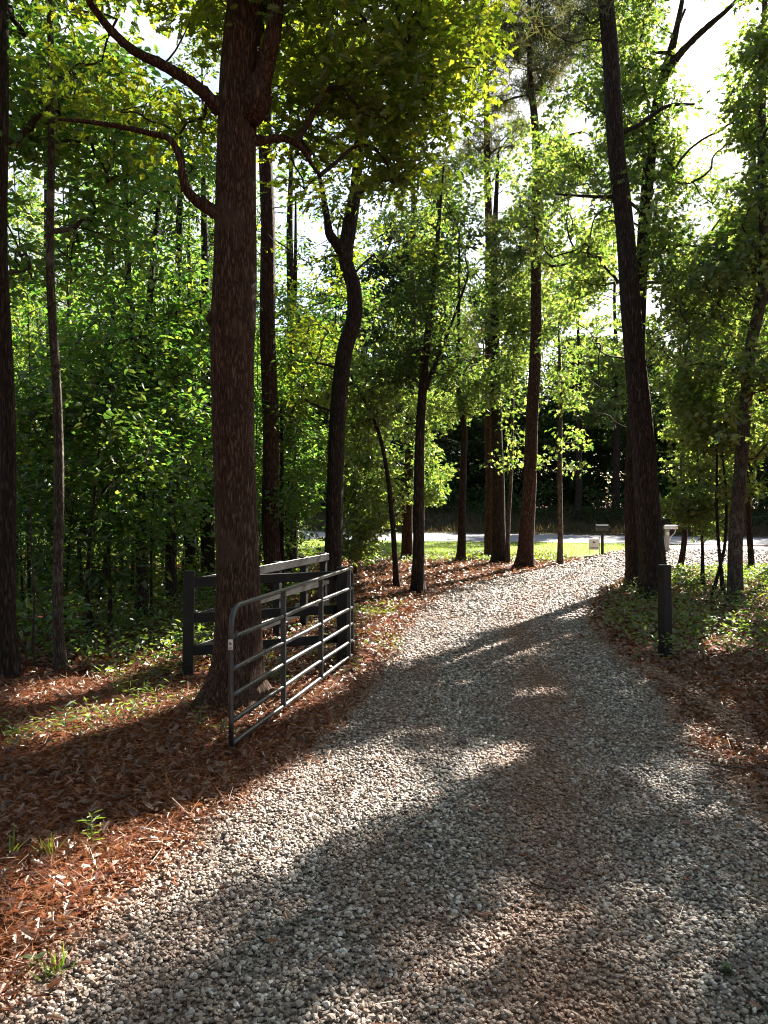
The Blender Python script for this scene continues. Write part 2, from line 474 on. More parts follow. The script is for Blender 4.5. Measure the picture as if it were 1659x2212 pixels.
LIT = poly_mask([
    [(560, 1690), (690, 1625), (830, 1615), (930, 1690), (905, 1750), (800, 1800), (700, 1840), (560, 1905), (450, 1965), (300, 2010), (150, 2040), (0, 2065), (0, 1845), (150, 1830), (300, 1785), (430, 1740)],
    [(820, 1405), (760, 1330), (790, 1250), (900, 1205), (1360, 1195), (1340, 1240), (1290, 1285), (1260, 1335), (1060, 1368), (910, 1425)],
    [(850, 1478), (1010, 1402), (1245, 1362), (1240, 1378), (1040, 1440), (900, 1490)],
    [(760, 1440), (780, 1330), (880, 1300), (850, 1420)],
    [(1090, 1490), (1200, 1480), (1220, 1505), (1110, 1515)],
    [(970, 1640), (1060, 1605), (1175, 1605), (1160, 1650), (1040, 1680), (960, 1680)],
    [(1480, 1590), (1570, 1560), (1570, 1590), (1500, 1615)],
    [(1380, 1690), (1500, 1650), (1510, 1680), (1400, 1715)],
    [(0, 1500), (200, 1470), (380, 1400), (400, 1425), (230, 1500), (0, 1560)],
    [(0, 1590), (220, 1530), (420, 1490), (440, 1500), (330, 1570), (150, 1610), (0, 1650)],
    [(380, 1640), (560, 1555), (640, 1560), (560, 1620), (420, 1665)],
    [(479, 1650), (300, 1735), (200, 1760), (440, 1600), (572, 1496), (745, 1432), (770, 1460), (640, 1560)],
    [(367, 1440), (585, 1350), (650, 1365), (420, 1478)],
    [(1230, 1188), (1345, 1185), (1345, 1218), (1230, 1220)],
    [(330, 2080), (420, 2070), (430, 2110), (330, 2120)],
    [(0, 2150), (120, 2120), (300, 2150), (220, 2212), (0, 2212)],
    [(700, 2040), (880, 2030), (900, 2080), (740, 2095)],
    [(1580, 1980), (1659, 1960), (1659, 2050), (1600, 2060)],
    [(1460, 1560), (1600, 1640), (1600, 1700), (1480, 1600)],
    [(1500, 1380), (1600, 1350), (1640, 1390), (1540, 1420)],
    [(860, 1162), (1000, 1160), (1100, 1185), (1000, 1203), (860, 1200)],
    [(1230, 1150), (1380, 1165), (1380, 1200), (1200, 1200), (1150, 1180)],
    [(1440, 1170), (1659, 1180), (1659, 1300), (1500, 1260), (1440, 1240)],
])
SKYGAP = poly_mask([
    [(1450, 0), (1640, 0), (1600, 90), (1560, 170), (1500, 225), (1475, 180), (1480, 90)],
    [(1500, 450), (1560, 440), (1550, 510), (1500, 515)],
    [(1235, 260), (1280, 260), (1285, 335), (1245, 335)],
    [(1560, 330), (1620, 320), (1610, 390), (1560, 390)],
    [(600, 500), (650, 505), (660, 570), (600, 560)],
    [(80, 680), (115, 690), (110, 740), (60, 745)],
    [(180, 60), (260, 40), (420, 70), (440, 130), (300, 110), (200, 110)],
    [(30, 400), (120, 330), (130, 500), (60, 540)],
    [(20, 660), (110, 650), (100, 720), (30, 720)],
    [(990, 540), (1045, 500), (1050, 620), (1020, 680)],
    [(720, 480), (670, 470), (690, 600), (715, 580)],
])
VIEW = poly_mask([
    [(925, 900), (1340, 890), (1345, 1205), (840, 1210), (835, 1150), (925, 1120)],
    [(1440, 1150), (1659, 1170), (1659, 1245), (1440, 1235)],
    [(745, 1235), (900, 1205), (1360, 1190), (1290, 1340), (800, 1500), (745, 1440)],
])


NG = rng.random((64, 64))


def streak(x, y, la=1.2, lb=.20):
    """smooth noise drawn out along the sun's azimuth: gaps in the leaves throw long narrow patches of light"""
    a = (x * math.sin(R(SUN_AZ)) + y * math.cos(R(SUN_AZ))) / la + 20
    b = (x * math.cos(R(SUN_AZ)) - y * math.sin(R(SUN_AZ))) / lb + 40
    i, j = np.floor(a).astype(int), np.floor(b).astype(int)
    f, g = a - i, b - j
    f = f * f * (3 - 2 * f); g = g * g * (3 - 2 * g)
    q = lambda p, r: NG[p % 64, r % 64]
    return (q(i, j) * (1 - f) + q(i + 1, j) * f) * (1 - g) + (q(i, j + 1) * (1 - f) + q(i + 1, j + 1) * f) * g


def lookup(mask, u, v):
    i = np.floor(u / 1659 * MW).astype(int); j = np.floor(v / 2212 * MH).astype(int)
    ok = (i >= 0) & (i < MW) & (j >= 0) & (j < MH)
    out = np.zeros(len(u), bool)
    out[ok] = mask[j[ok], i[ok]]
    return out


def project(P):
    y = np.maximum(P[:, 1], .05)
    u = CX + F * P[:, 0] / y
    v = HV + F * (CAMZ - P[:, 2]) / y
    bad = P[:, 1] < .5
    u[bad] = -9999
    return u, v


def keep_mask(P, view=True, sun_p=.97):
    """which leaves stay: gaps are left where the sun reaches the ground and where the sky shows"""
    t = P[:, 2] / S[2]
    g = P - S * t[:, None]
    g[:, 2] = 0
    g[:, :2] += rng.normal(0, .07, (len(P), 2))
    u, v = project(g)
    lit = lookup(LIT, u, v) & (g[:, 1] > 2)
    st_ = streak(g[:, 0], g[:, 1])
    lit |= (st_ > .78) & (g[:, 1] > 1) & (g[:, 1] < 24)
    k = ~(lit & (rng.random(len(P)) < sun_p) & (P[:, 2] > .5))
    # light also slants through to the understorey of the wood on the left
    g4 = P - S * ((P[:, 2] - 4.5) / S[2])[:, None]
    inl = (P[:, 2] > 6.5) & (g4[:, 0] > -13) & (g4[:, 0] < -1.8) & (g4[:, 1] > 10) & (g4[:, 1] < 28)
    k &= ~(inl & (streak(g4[:, 0], g4[:, 1], 2.2, .9) > .40) & (rng.random(len(P)) < .93))
    u, v = project(P)
    uu = u + rng.normal(0, 14, len(P)); vv = v + rng.normal(0, 14, len(P))
    k &= ~(lookup(SKYGAP, uu, vv) & (rng.random(len(P)) < .93))
    if view:
        k &= ~(lookup(VIEW, uu, vv) & (rng.random(len(P)) < .97))
    return k


# ------------------------------------------------------------------ leaves
def half(pts):
    """mirror a half outline into two polygons that share the midrib, folded a little"""
    n = len(pts)
    V = [(0, 0, 0)] + [(a, b, .25 * b) for a, b in pts] + [(1, 0, -.08)] + [(a, -b, .25 * b) for a, b in pts]
    r = [0] + list(range(1, n + 1)) + [n + 1]
    l = [0, n + 1] + list(range(2 * n + 1, n + 1, -1))
    return np.array(V, float), [np.array([r]), np.array([l])]


TPL = {
    'simple': half([(.25, .24), (.62, .22)]),
    'oak': half([(.12, .05), (.22, .19), (.32, .09), (.45, .30), (.56, .11), (.70, .29), (.80, .12), (.92, .14)]),
    'star': half([(.02, .10), (.10, .42), (.30, .17), (.52, .48), (.50, .16), (.72, .14)]),
    'lance': half([(.3, .10), (.6, .09)]),
    'needle': (np.array([(0, -.025, 0), (0, .025, 0), (1, .008, -.1), (1, -.008, -.1)], float), [np.array([[0, 1, 2, 3]])]),
    'straw': (np.array([(0, -.011, 0), (0, .011, 0), (1, .006, -.06), (1, -.006, -.06)], float), [np.array([[0, 1, 2, 3]])]),
    'blade': (np.array([(0, -.05, 0), (0, .05, 0), (.5, .04, .0), (.5, -.04, .0), (1, 0, -.16)], float), [np.array([[0, 1, 2, 3]]), np.array([[3, 2, 4]])]),
}


def unit(a):
    return a / (np.linalg.norm(a, axis=1)[:, None] + 1e-9)


def add_leaves(b, P, size, t, n, kind, mat=0):
    V, Fs = TPL[kind]
    n = unit(n)
    t = unit(t - (t * n).sum(1)[:, None] * n)
    s = np.cross(n, t)
    size = np.broadcast_to(size, (len(P),))
    A = P[:, None, :] + size[:, None, None] * (V[None, :, 0:1] * t[:, None, :] + V[None, :, 1:2] * s[:, None, :] + V[None, :, 2:3] * n[:, None, :])
    off = (np.arange(len(P)) * len(V))[:, None, None]
    b.add(A.reshape(-1, 3), [(f[None, :, :] + off).reshape(-1, f.shape[1]) for f in Fs], mat)


def clump_leaves(C, rad, per, flat=.55):
    """leaf positions and outward directions for clump centres C"""
    k = len(C)
    d = rng.normal(0, 1, (k, per, 3))
    d /= np.linalg.norm(d, axis=2)[:, :, None]
    r = rng.random((k, per, 1)) ** .45
    o = d * r * np.asarray(rad).reshape(-1, 1, 1)
    o[:, :, 2] *= flat
    P = (C[:, None, :] + o).reshape(-1, 3)
    return P, d.reshape(-1, 3)


def ellipsoid(c, r, n, hollow=.35):
    d = rng.normal(0, 1, (n, 3)); d = unit(d)
    q = (hollow ** 3 + (1 - hollow ** 3) * rng.random((n, 1))) ** (1 / 3)
    return np.array(c) + d * q * np.array(r)


def grow(trunk, C, rise=.3):
    """attach every clump to the nearest wood, starting from those closest to the trunk"""
    if len(C) == 0:
        return []
    dm = np.linalg.norm(C[:, None, :] - trunk[None, :, :], axis=2).min(1)
    order = np.argsort(dm)
    nodes = np.vstack([trunk, np.zeros((len(C), 3))])
    n = len(trunk); parent = {}; idx = {}
    for o in order:
        c = C[o]
        dv = nodes[:n] - c
        dh = np.linalg.norm(dv[:, :2], axis=1)
        cost = np.sqrt(dh ** 2 + (dv[:, 2] + rise * dh) ** 2)
        cost[:len(trunk)] *= .92
        j = int(np.argmin(cost))
        nodes[n] = c; parent[n] = j; idx[o] = n; n += 1
    desc = {k: 1 for k in parent}
    for k in sorted(parent, reverse=True):
        if parent[k] in desc:
            desc[parent[k]] += desc[k]
    return [(nodes[parent[k]], nodes[k], desc[k], parent[k] < len(trunk)) for k in parent]


def add_twigs(b, edges, mat, r0=.007, sides=5, cap=9):
    for a, c, d, main in edges:
        L = np.linalg.norm(c - a)
        j = .06 * min(L, .9); m1 = a + (c - a) * .35 + rng.normal(0, j, 3) + np.array([0, 0, .04 * L]); m2 = a + (c - a) * .7 + rng.normal(0, j, 3) + np.array([0, 0, .04 * L])
        r = min(r0 * math.sqrt(d), cap)
        p = catmull([a, m1, m2, c], 6)
        b.tube(p, np.linspace(r * (1.35 if main else 1.1), r * .75, 6), sides, mat, cap=False)


def add_trunk(b, path, radii, sides=14, flare=.6, mat=0, step=.25, rough=.05):
    path = np.asarray(path, float)
    L = np.linalg.norm(np.diff(path, axis=0), axis=1).sum()
    n = max(8, int(L / step))
    p = catmull(path, n)
    rr = np.interp(np.linspace(0, len(path) - 1, n), np.arange(len(path)), radii)
    s = np.linspace(0, L, n)
    p[:, 0] += .018 * np.sin(s * 1.3 + rng.random() * 6) * np.clip(s, 0, 1); p[:, 1] += .018 * np.sin(s * 1.1 + rng.random() * 6) * np.clip(s, 0, 1)
    th = np.arange(sides) / sides * 2 * math.pi
    prof = np.ones((n, sides))
    for k, amp in ((2, .5), (3, .6), (5, .5), (7, .4)):
        prof += rough * amp * np.cos(k * th[None, :] + rng.random() * 6 + .4 * np.sin(s[:, None] * (.6 + .3 * k) + rng.random() * 6))
    fl = flare * np.exp(-s / .30)[:, None] * (1 + .7 * np.cos(4 * th + rng.random() * 6) + .3 * np.cos(3 * th + rng.random() * 6))[None, :]
    b.tube(p, rr, sides, mat, True, True, prof + np.clip(fl, 0, 9))
    return p, rr


LEAFSET = {
    'oak': dict(mat='oak_leaf', tpl='oak', size=(.10, .16), per=50, rad=.46),
    'wood': dict(mat='wood_leaf', tpl='simple', size=(.10, .16), per=46, rad=.58),
    'sun': dict(mat='sun_leaf', tpl='star', size=(.11, .175), per=42, rad=.52, tilt=.95),
    'dark': dict(mat='dark_leaf', tpl='simple', size=(.10, .15), per=64, rad=.55),
    'pine': dict(mat='needle', tpl='needle', size=(.20, .32), per=120, rad=.34),
    'far': dict(mat='far_leaf', tpl='simple', size=(.22, .36), per=60, rad=1.05, tilt=.8),
}


def crown_mesh(b, trunk_pts, C, leaf, twig_mat=1, carve=True, view=True, per=None, rad=None, r0=.007, size=None, rise=.3, sun_p=.985, cap=9):
    ls = LEAFSET[leaf]
    C = np.asarray(C).reshape(-1, 3)
    if carve and len(C) > 8:
        kc = keep_mask(C, view, .8); C = C[kc] if kc.sum() > 5 else C
    add_twigs(b, grow(trunk_pts, C, rise), twig_mat, r0, 5, cap)
    rd = (rad or ls['rad']) * rng.uniform(.7, 1.25, len(C))
    pr = per or ls['per']
    if leaf == 'pine':
        k = len(C)
        base = C[:, None, :] + rng.normal(0, .16, (k, pr // 12, 3))
        base = base.reshape(-1, 1, 3)
        d = rng.normal(0, 1, (len(base), 12, 3)); d[:, :, 2] += .35
        P = np.repeat(base, 12, 1).reshape(-1, 3); d = unit(d.reshape(-1, 3))
        n = unit(rng.normal(0, 1, (len(P), 3)))
        t = d
    else:
        P, d = clump_leaves(C, rd, pr)
        n = rng.normal(0, ls.get('tilt', .6), (len(P), 3)); n[:, 2] += 1.0
        t = d * np.array([1, 1, .3]) + rng.normal(0, .35, (len(P), 3)); t[:, 2] -= .35
    if carve:
        k = keep_mask(P, view, sun_p); P, n, t = P[k], n[k], t[k]
    lo, hi = size or ls['size']
    if len(P):
        add_leaves(b, P, rng.uniform(lo, hi, len(P)), t, n, ls['tpl'], 0)


def infill(axis, rc, zr, n, near=(1.6, 19)):
    """clump centres in a crown round AXIS (x, y) that stand between the sun and the shaded parts of the drive"""
    x = rng.uniform(-4.5, 6.5, n * 14); y = near[0] + (near[1] - near[0]) * rng.random(n * 14) ** 1.3
    u, v = project(np.stack([x, y, np.zeros_like(x)], -1))
    ok = ~lookup(LIT, u, v) & (u > -350) & (u < 2000)
    hx, hy = math.sin(R(SUN_AZ)), math.cos(R(SUN_AZ))
    dx, dy = axis[0] - x, axis[1] - y
    t = dx * hx + dy * hy + rng.uniform(-.7, .7, len(x)) * rc
    px_, py_ = x + hx * t, y + hy * t
    z = t * math.tan(R(SUN_EL))
    ok &= (np.hypot(px_ - axis[0], py_ - axis[1]) < rc) & (z > zr[0]) & (z < zr[1])
    P = np.stack([px_, py_, z], -1)[ok]
    return P[:n]


def tree(name, label, cat, px, Y, crowns, leaf='wood', bark='bark_dark', group=None, top=None, lean=0.0, sides=12, flare=.6, extra=None, view=True, per=None, r0=.007, size=None, limbs=(), crown_from=None, rise=.3, sun_p=.985, fill=None):
    """px: (u, v, width) down to up as measured in the photo at distance Y; crowns: (u, v, ru, rv, Y, ry, n)"""
    pts, rad = [], []
    for k, (u, v, w) in enumerate(px):
        yy = Y + lean * k
        pts.append(W(u, v, yy)); rad.append(w / F * yy / 2)
    pts[0][2] = float(hgt(pts[0][0], pts[0][1])) - .12
    base = np.array([pts[0][0], pts[0][1], pts[0][2] + .12])
    root = thing(name, base, label, cat, group)
    tb = Build()
    tp, rr = add_trunk(tb, pts, rad, sides, flare)
    if extra:
        extra(tb)
    tb.build('trunk', M[bark], root, origin=base)
    nodes = tp
    for lp in limbs:                        # (list of (u, v, w), Y start, Y end)
        q, y0, y1 = lp
        n = len(q)
        P3 = [W(u, v, y0 + (y1 - y0) * i / (n - 1)) for i, (u, v, w) in enumerate(q)]
        r3 = [w / F * (y0 + (y1 - y0) * i / (n - 1)) / 2 for i, (u, v, w) in enumerate(q)]
        lb = Build()
        lp3 = catmull(P3, 6 * n)
        lb.tube(lp3, np.interp(np.linspace(0, n - 1, 6 * n), np.arange(n), r3), 10, 0, True, True, 1 + .06 * rng.normal(0, 1, (6 * n, 10)))
        lb.build('limb', M[bark], root, origin=base)
        nodes = np.vstack([nodes, lp3])
    zmin = crown_from if crown_from is not None else base[2] + 1.0
    use = nodes[nodes[:, 2] > zmin]
    if len(use) == 0: use = nodes[-3:]
    C = [ellipsoid(W(u, v, yc), (ru / F * yc, ry, rv / F * yc), n) for (u, v, ru, rv, yc, ry, n) in crowns]
    if fill:
        C.append(infill(*fill))
    if C:
        C = np.vstack(C)
        C = C[C[:, 2] > .35]
        cb = Build()
        crown_mesh(cb, use, C, leaf, 1, True, view, per, None, r0, size, rise, sun_p, .42 * rad[0])
        cb.build('crown', [M[LEAFSET[leaf]['mat']], M['twig']], root, origin=base)
    return root


# ------------------------------------------------------------------ ground, drive, road, lawn, bank
def sheet(name, xs, ys, mat, off=0.0, hide=None):
    X, Y = np.meshgrid(xs, ys)
    Z = hgt(X, Y) + off
    if hide is not None:
        Z = Z + hide(X, Y)
    b = Build()
    nx, ny = len(xs), len(ys)
    i = np.arange(ny - 1)[:, None]; j = np.arange(nx - 1)[None, :]
    q = np.stack([i * nx + j, i * nx + j + 1, (i + 1) * nx + j + 1, (i + 1) * nx + j], -1).reshape(-1, 4)
    b.add(np.stack([X, Y, Z], -1).reshape(-1, 3), q, 0, True)
    return tag(b.build(name, mat), kind='structure')


def ribbon(name, Lp, Rp, mat, off, n, m, jag=.0, crown=0.0):
    Lp = catmull([(x, y, 0) for x, y in Lp], n)[:, :2]; Rp = catmull([(x, y, 0) for x, y in Rp], n)[:, :2]
    if jag:
        ph = rng.random(4) * 6
        t = np.arange(n)
        Lp[:, 0] += jag * (np.sin(t * .9 + ph[0]) + np.sin(t * .37 + ph[1])); Rp[:, 0] += jag * (np.sin(t * .8 + ph[2]) + np.sin(t * .43 + ph[3]))
    s = np.linspace(0, 1, m)
    P = Lp[:, None, :] * (1 - s[None, :, None]) + Rp[:, None, :] * s[None, :, None]
    Z = hgt(P[:, :, 0], P[:, :, 1]) + off + crown * 4 * (s * (1 - s))[None, :]
    b = Build()
    i = np.arange(n - 1)[:, None]; j = np.arange(m - 1)[None, :]
    q = np.stack([i * m + j, i * m + j + 1, (i + 1) * m + j + 1, (i + 1) * m + j], -1).reshape(-1, 4)
    b.add(np.dstack([P, Z]).reshape(-1, 3), q, 0, True)
    tag(b.build(name, mat), kind='structure')
    return Lp, Rp


core_x = np.concatenate([-np.geomspace(900, 31, 14), np.arange(-30, 30.01, .3), np.geomspace(31, 900, 14)])
core_y = np.concatenate([-np.geomspace(900, 9, 14), np.arange(-8, 66, .3), np.geomspace(67, 900, 14)])
sheet('ground', core_x, core_y, M['soil'])

DL = [(-2.3, -7), (-2.0, 0.5), (-1.62, 3.2), (-1.38, 4.12), (-1.17, 5.03), (-.91, 5.84), (-.53, 7.1), (-.15, 9.06), (.14, 11.3), (.62, 14.5), (1.78, 19.1), (3.45, 22.0), (5.5, 25.0), (9.6, 32.5), (12.2, 37.4)]
DR = [(3.4, -7), (2.9, 0.5), (2.5, 3.2), (2.5, 4.2), G(1654, 1745), G(1580, 1682), G(1504, 1605), G(1440, 1500), G(1372, 1440), (3.2, 11.0), (3.55, 13.8), (4.6, 17.2), (6.6, 21.2), (9.2, 24.3), (15.5, 25.6), (24.5, 32.6)]
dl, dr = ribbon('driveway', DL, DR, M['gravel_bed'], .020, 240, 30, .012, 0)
RN = [(-90, 58), (-30, 46.0), (-8, 42.5), (10.4, 38.4), (25, 33.8), (60, 20)]
RF = [(-90, 68.5), (-30, 56.5), (-8, 53.0), (10.4, 47.2), (25, 42.2), (60, 28.5)]
ribbon('road', RN, RF, M['road'], .03, 160, 10, 0, .05)
ribbon('lawn', [(-26, 37), (-6, 29.8), (1.5, 28.3), (5.8, 27.4), (8.4, 30.9), (12.3, 36.9)], [(-26, 45.2), (-6, 42.0), (1.5, 40.6), (5.6, 39.5), (8.0, 38.8), (12.1, 37.9)], M['lawn'], .010, 60, 20)
ribbon('grass_bank', [(-90, 68.8), (-30, 56.8), (-8, 53.3), (10.4, 47.5), (25, 42.5), (60, 28.8)], [(-90, 84), (-30, 70), (-8, 66), (10.4, 61), (25, 56), (60, 44)], M['bank'], .02, 120, 12)


def drive_edges(y):
    """left and right x of the drive at distance y (valid to about 24 m)"""
    return np.interp(y, dl[:, 1], dl[:, 0]), np.interp(y, dr[:, 1], dr[:, 0])


# loose crushed stone lying on the drive
ICO = None


def ico():
    t = (1 + 5 ** .5) / 2
    V = np.array([(-1, t, 0), (1, t, 0), (-1, -t, 0), (1, -t, 0), (0, -1, t), (0, 1, t), (0, -1, -t), (0, 1, -t), (t, 0, -1), (t, 0, 1), (-t, 0, -1), (-t, 0, 1)], float)
    V /= np.linalg.norm(V[0])
    Fc = np.array([(0, 11, 5), (0, 5, 1), (0, 1, 7), (0, 7, 10), (0, 10, 11), (1, 5, 9), (5, 11, 4), (11, 10, 2), (10, 7, 6), (7, 1, 8), (3, 9, 4), (3, 4, 2), (3, 2, 6), (3, 6, 8), (3, 8, 9), (4, 9, 5), (2, 4, 11), (6, 2, 10), (8, 6, 7), (9, 8, 1)])
    return V, Fc


def rand_rot(n):
    q = rng.normal(0, 1, (n, 4)); q /= np.linalg.norm(q, axis=1)[:, None]
    w, x, y, z = q.T
    return np.stack([np.stack([1 - 2 * (y * y + z * z), 2 * (x * y - z * w), 2 * (x * z + y * w)], -1),
                     np.stack([2 * (x * y + z * w), 1 - 2 * (x * x + z * z), 2 * (y * z - x * w)], -1),
                     np.stack([2 * (x * z - y * w), 2 * (y * z + x * w), 1 - 2 * (x * x + y * y)], -1)], 1)


def stones(b, x, y, r, sink=.35, off=.022):
    V, Fc = ico()
    n = len(x)
    sc = rng.uniform(.62, 1.25, (n, 1, 3))
    A = V[None] * rng.uniform(.62, 1.25, (n, 12, 1)) * sc
    Rm = rand_rot(n)
    A = np.einsum('nij,nkj->nki', Rm, A)
    A[:, :, 2] *= .70
    A = A * r[:, None, None]
    A += np.stack([x, y, hgt(x, y) + off + r * (sink * rng.uniform(.2, 1.4, n) + .8 * (rng.random(n) < .25) * rng.random(n))], -1)[:, None, :]
    b.add(A.reshape(-1, 3), (Fc[None] + (np.arange(n) * 12)[:, None, None]).reshape(-1, 3))


gb = Build()
for y0, y1, dens, rs in ((2.3, 4.5, 3700, .0108), (4.5, 6.5, 3100, .0112), (6.5, 9.5, 2200, .0126), (9.5, 14, 1400, .016), (14, 24, 620, .023), (24, 33, 260, .035)):
    A = (y1 - y0) * (17 if y1 > 30 else 9)
    n = int(dens * A)
    y = rng.uniform(y0, y1, n); x = rng.uniform(0, 17, n) if y1 > 30 else rng.uniform(-1, 8, n) if y1 > 14 else rng.uniform(-3.2, 5.8, n)
    l, r_ = drive_edges(y)
    edge = np.minimum(x - l, r_ - x)
    ok = (edge > rng.normal(-.02, .16, n)) & (np.abs(x) < .50 * y + 1.0)
    x, y = x[ok], y[ok]
    stones(gb, x, y, rs * np.exp(np.clip(rng.normal(0, .27, len(x)), -.6, .5)))
# a low ridge of pale stone thrown up along the right-hand edge
wr = catmull([(*G(1400, 1452), 0), (*G(1480, 1500), 0), (*G(1560, 1555), 0), (*G(1614, 1622), 0)], 60)
k = rng.integers(0, 60, 2600)
stones(gb, wr[k, 0] + rng.normal(0, .06, 2600), wr[k, 1] + rng.normal(0, .08, 2600), .014 * np.exp(rng.normal(0, .25, 2600)), 1.6, .03)
tag(gb.build('gravel', M['stone']), 'loose grey and tan crushed stone covering the drive', 'gravel', kind='stuff')



def dust(o):
    n_ = len(o.data.vertices)
    co = np.empty(n_ * 3, np.float32); o.data.vertices.foreach_get('co', co); co = co.reshape(-1, 3)
    l_, rr_ = drive_edges(co[:, 1])
    q = (co[:, 0] - l_) / np.maximum(rr_ - l_, .1)
    w_ = .5 + .5 * np.sin(co[:, 1] * 1.3 + 2 * np.sin(co[:, 0] * 1.7)) * np.sin(co[:, 0] * 2.1 + co[:, 1] * .7)
    f_ = np.exp(-((q - .58) / .11) ** 2) * (.45 + .5 * w_) + .55 * np.exp(-((q - .16) / .07) ** 2) * w_ + .8 * np.exp(-np.minimum(q, 1 - q) / .05)
    a_ = o.data.attributes.new('dust', 'FLOAT', 'POINT'); a_.data.foreach_set('value', np.clip(f_, 0, .85).astype(np.float32))


for o in list(scene.objects):
    if o.name in ('gravel', 'driveway'): dust(o)

# leaf litter and pine straw
lb = Build()


def litter_points(x0, x1, y0, y1, dens, inset=-.25):
    n = int((x1 - x0) * (y1 - y0) * dens)
    x = rng.uniform(x0, x1, n); y = rng.uniform(y0, y1, n)
    l, r_ = drive_edges(y)
    edge = np.minimum(x - l, r_ - x)
    ok = edge < rng.exponential(.12, n) - .06
    ok &= (np.abs(x) < .5 * y + 1.5)
    return x[ok], y[ok]


for x0, x1, y0, y1, dens, kind, s0, s1 in ((-6, 0, 2.4, 9, 420, 'oak', .04, .085), (-8, 1.2, 9, 16, 260, 'oak', .06, .11), (-8, 7, 16, 31, 130, 'simple', .08, .14),
                                            (2, 7, 4, 11, 420, 'oak', .05, .10), (3, 12, 11, 22, 150, 'simple', .07, .12)):
    x, y = litter_points(x0, x1, y0, y1, dens)
    n = len(x)
    P = np.stack([x, y, hgt(x, y) + rng.uniform(.012, .05, n)], -1)
    nn = rng.normal(0, .38, (n, 3)); nn[:, 2] += 1
    add_leaves(lb, P, rng.uniform(s0, s1, n), rng.normal(0, 1, (n, 3)), nn, kind)
y = rng.uniform(3, 16, 5200); l, r_ = drive_edges(y)
x = l + (r_ - l) * np.where(rng.random(5200) < .6, rng.normal(.58, .13, 5200), rng.random(5200))
t = rng.normal(0, 1, (5200, 3)); t[:, 2] *= .1
add_leaves(lb, np.stack([x, y, hgt(x, y) + .045], -1), rng.uniform(.06, .15, 5200), t, rng.normal(0, .3, (5200, 3)) + np.array([0, 0, 1]), 'straw', 1)
x = rng.uniform(-1.6, 3, 420); y = rng.uniform(3, 14, 420)
P = np.stack([x, y, hgt(x, y) + .05], -1)
add_leaves(lb, P, rng.uniform(.03, .08, 420), rng.normal(0, 1, (420, 3)), rng.normal(0, .3, (420, 3)) + np.array([0, 0, 1]), 'oak')
for x0, x1, y0, y1, dens in ((-5, 0, 2.4, 9, 1500), (2, 6, 4.5, 10, 800)):
    x, y = litter_points(x0, x1, y0, y1, dens)
    n = len(x)
    P = np.stack([x, y, hgt(x, y) + rng.uniform(.012, .05, n)], -1)
    t = rng.normal(0, 1, (n, 3)); t[:, 2] *= .12
    add_leaves(lb, P, rng.uniform(.08, .17, n), t, rng.normal(0, .4, (n, 3)) + np.array([0, 0, 1]), 'straw', 1)
tag(lb.build('leaf_litter', [M['dead_leaf'], M['straw']]), 'red-brown fallen leaves and pine straw on the ground', 'leaf litter', kind='stuff')

# mown grass on the verge, tall dry grass on the far bank
vb = Build()
n = 52000
x = rng.uniform(-14, 14, n); y = rng.uniform(27.0, 42, n)
lim = np.interp(x, [-14, -6, 1.5, 5.6, 8, 12.5], [31.5, 29.6, 28.2, 27.3, 30.6, 37.0]); lim2 = np.interp(x, [-14, -8, 10.4, 14], [43.3, 42.3, 38.2, 37.0])
ok = (y > lim + rng.normal(0, .25, n)) & (y < lim2)
x, y = x[ok], y[ok]; n = len(x)
t = rng.normal(0, .35, (n, 3)); t[:, 2] += 1
add_leaves(vb, np.stack([x, y, hgt(x, y)], -1), rng.uniform(.07, .17, n), t, rng.normal(0, 1, (n, 3)), 'blade')
tag(vb.build('grass', M['grass']), 'sunlit yellow-green grass on the verge between trunks and road', 'grass', kind='stuff')
vb = Build()
n = 60000
s = rng.random(n); x = -40 + 100 * s
far_edge = np.interp(x, [p[0] for p in RF], [p[1] for p in RF])
y = far_edge + .3 + 13 * rng.random(n) ** 1.3
t = rng.normal(0, .35, (n, 3)); t[:, 2] += 1
add_leaves(vb, np.stack([x, y, hgt(x, y)], -1), rng.uniform(.15, .75, n) * np.clip((y - far_edge) / 4, .3, 1), t, rng.normal(0, 1, (n, 3)), 'blade')
k2 = 900
x = rng.uniform(-38, 52, k2); fe = np.interp(x, [p[0] for p in RF], [p[1] for p in RF]); y = fe + rng.uniform(8.5, 17, k2)
z = hgt(x, y) + rng.random(k2) ** 1.5 * np.clip((y - fe - 7) * .5, .4, 3.2)
P, d = clump_leaves(np.stack([x, y, z], -1), np.full(k2, .9), 44)
add_leaves(vb, P, rng.uniform(.18, .34, len(P)), d, rng.normal(0, .7, (len(P), 3)) + np.array([0, 0, .8]), 'simple', 1)
tag(vb.build('bank_grass', [M['dry_grass'], M['far_leaf']]), 'tall dull grass and weeds on the shaded bank beyond the road', 'grass', kind='stuff')

# ------------------------------------------------------------------ the gate
Ag = np.array([-1.245, 6.5, 0]); Bg = np.array([-.41, 10.3, 0])
gz = float(hgt(-.9, 8.2))


def gp(s, z):
    return Ag + (Bg - Ag) * s + np.array([0, 0, z + gz])


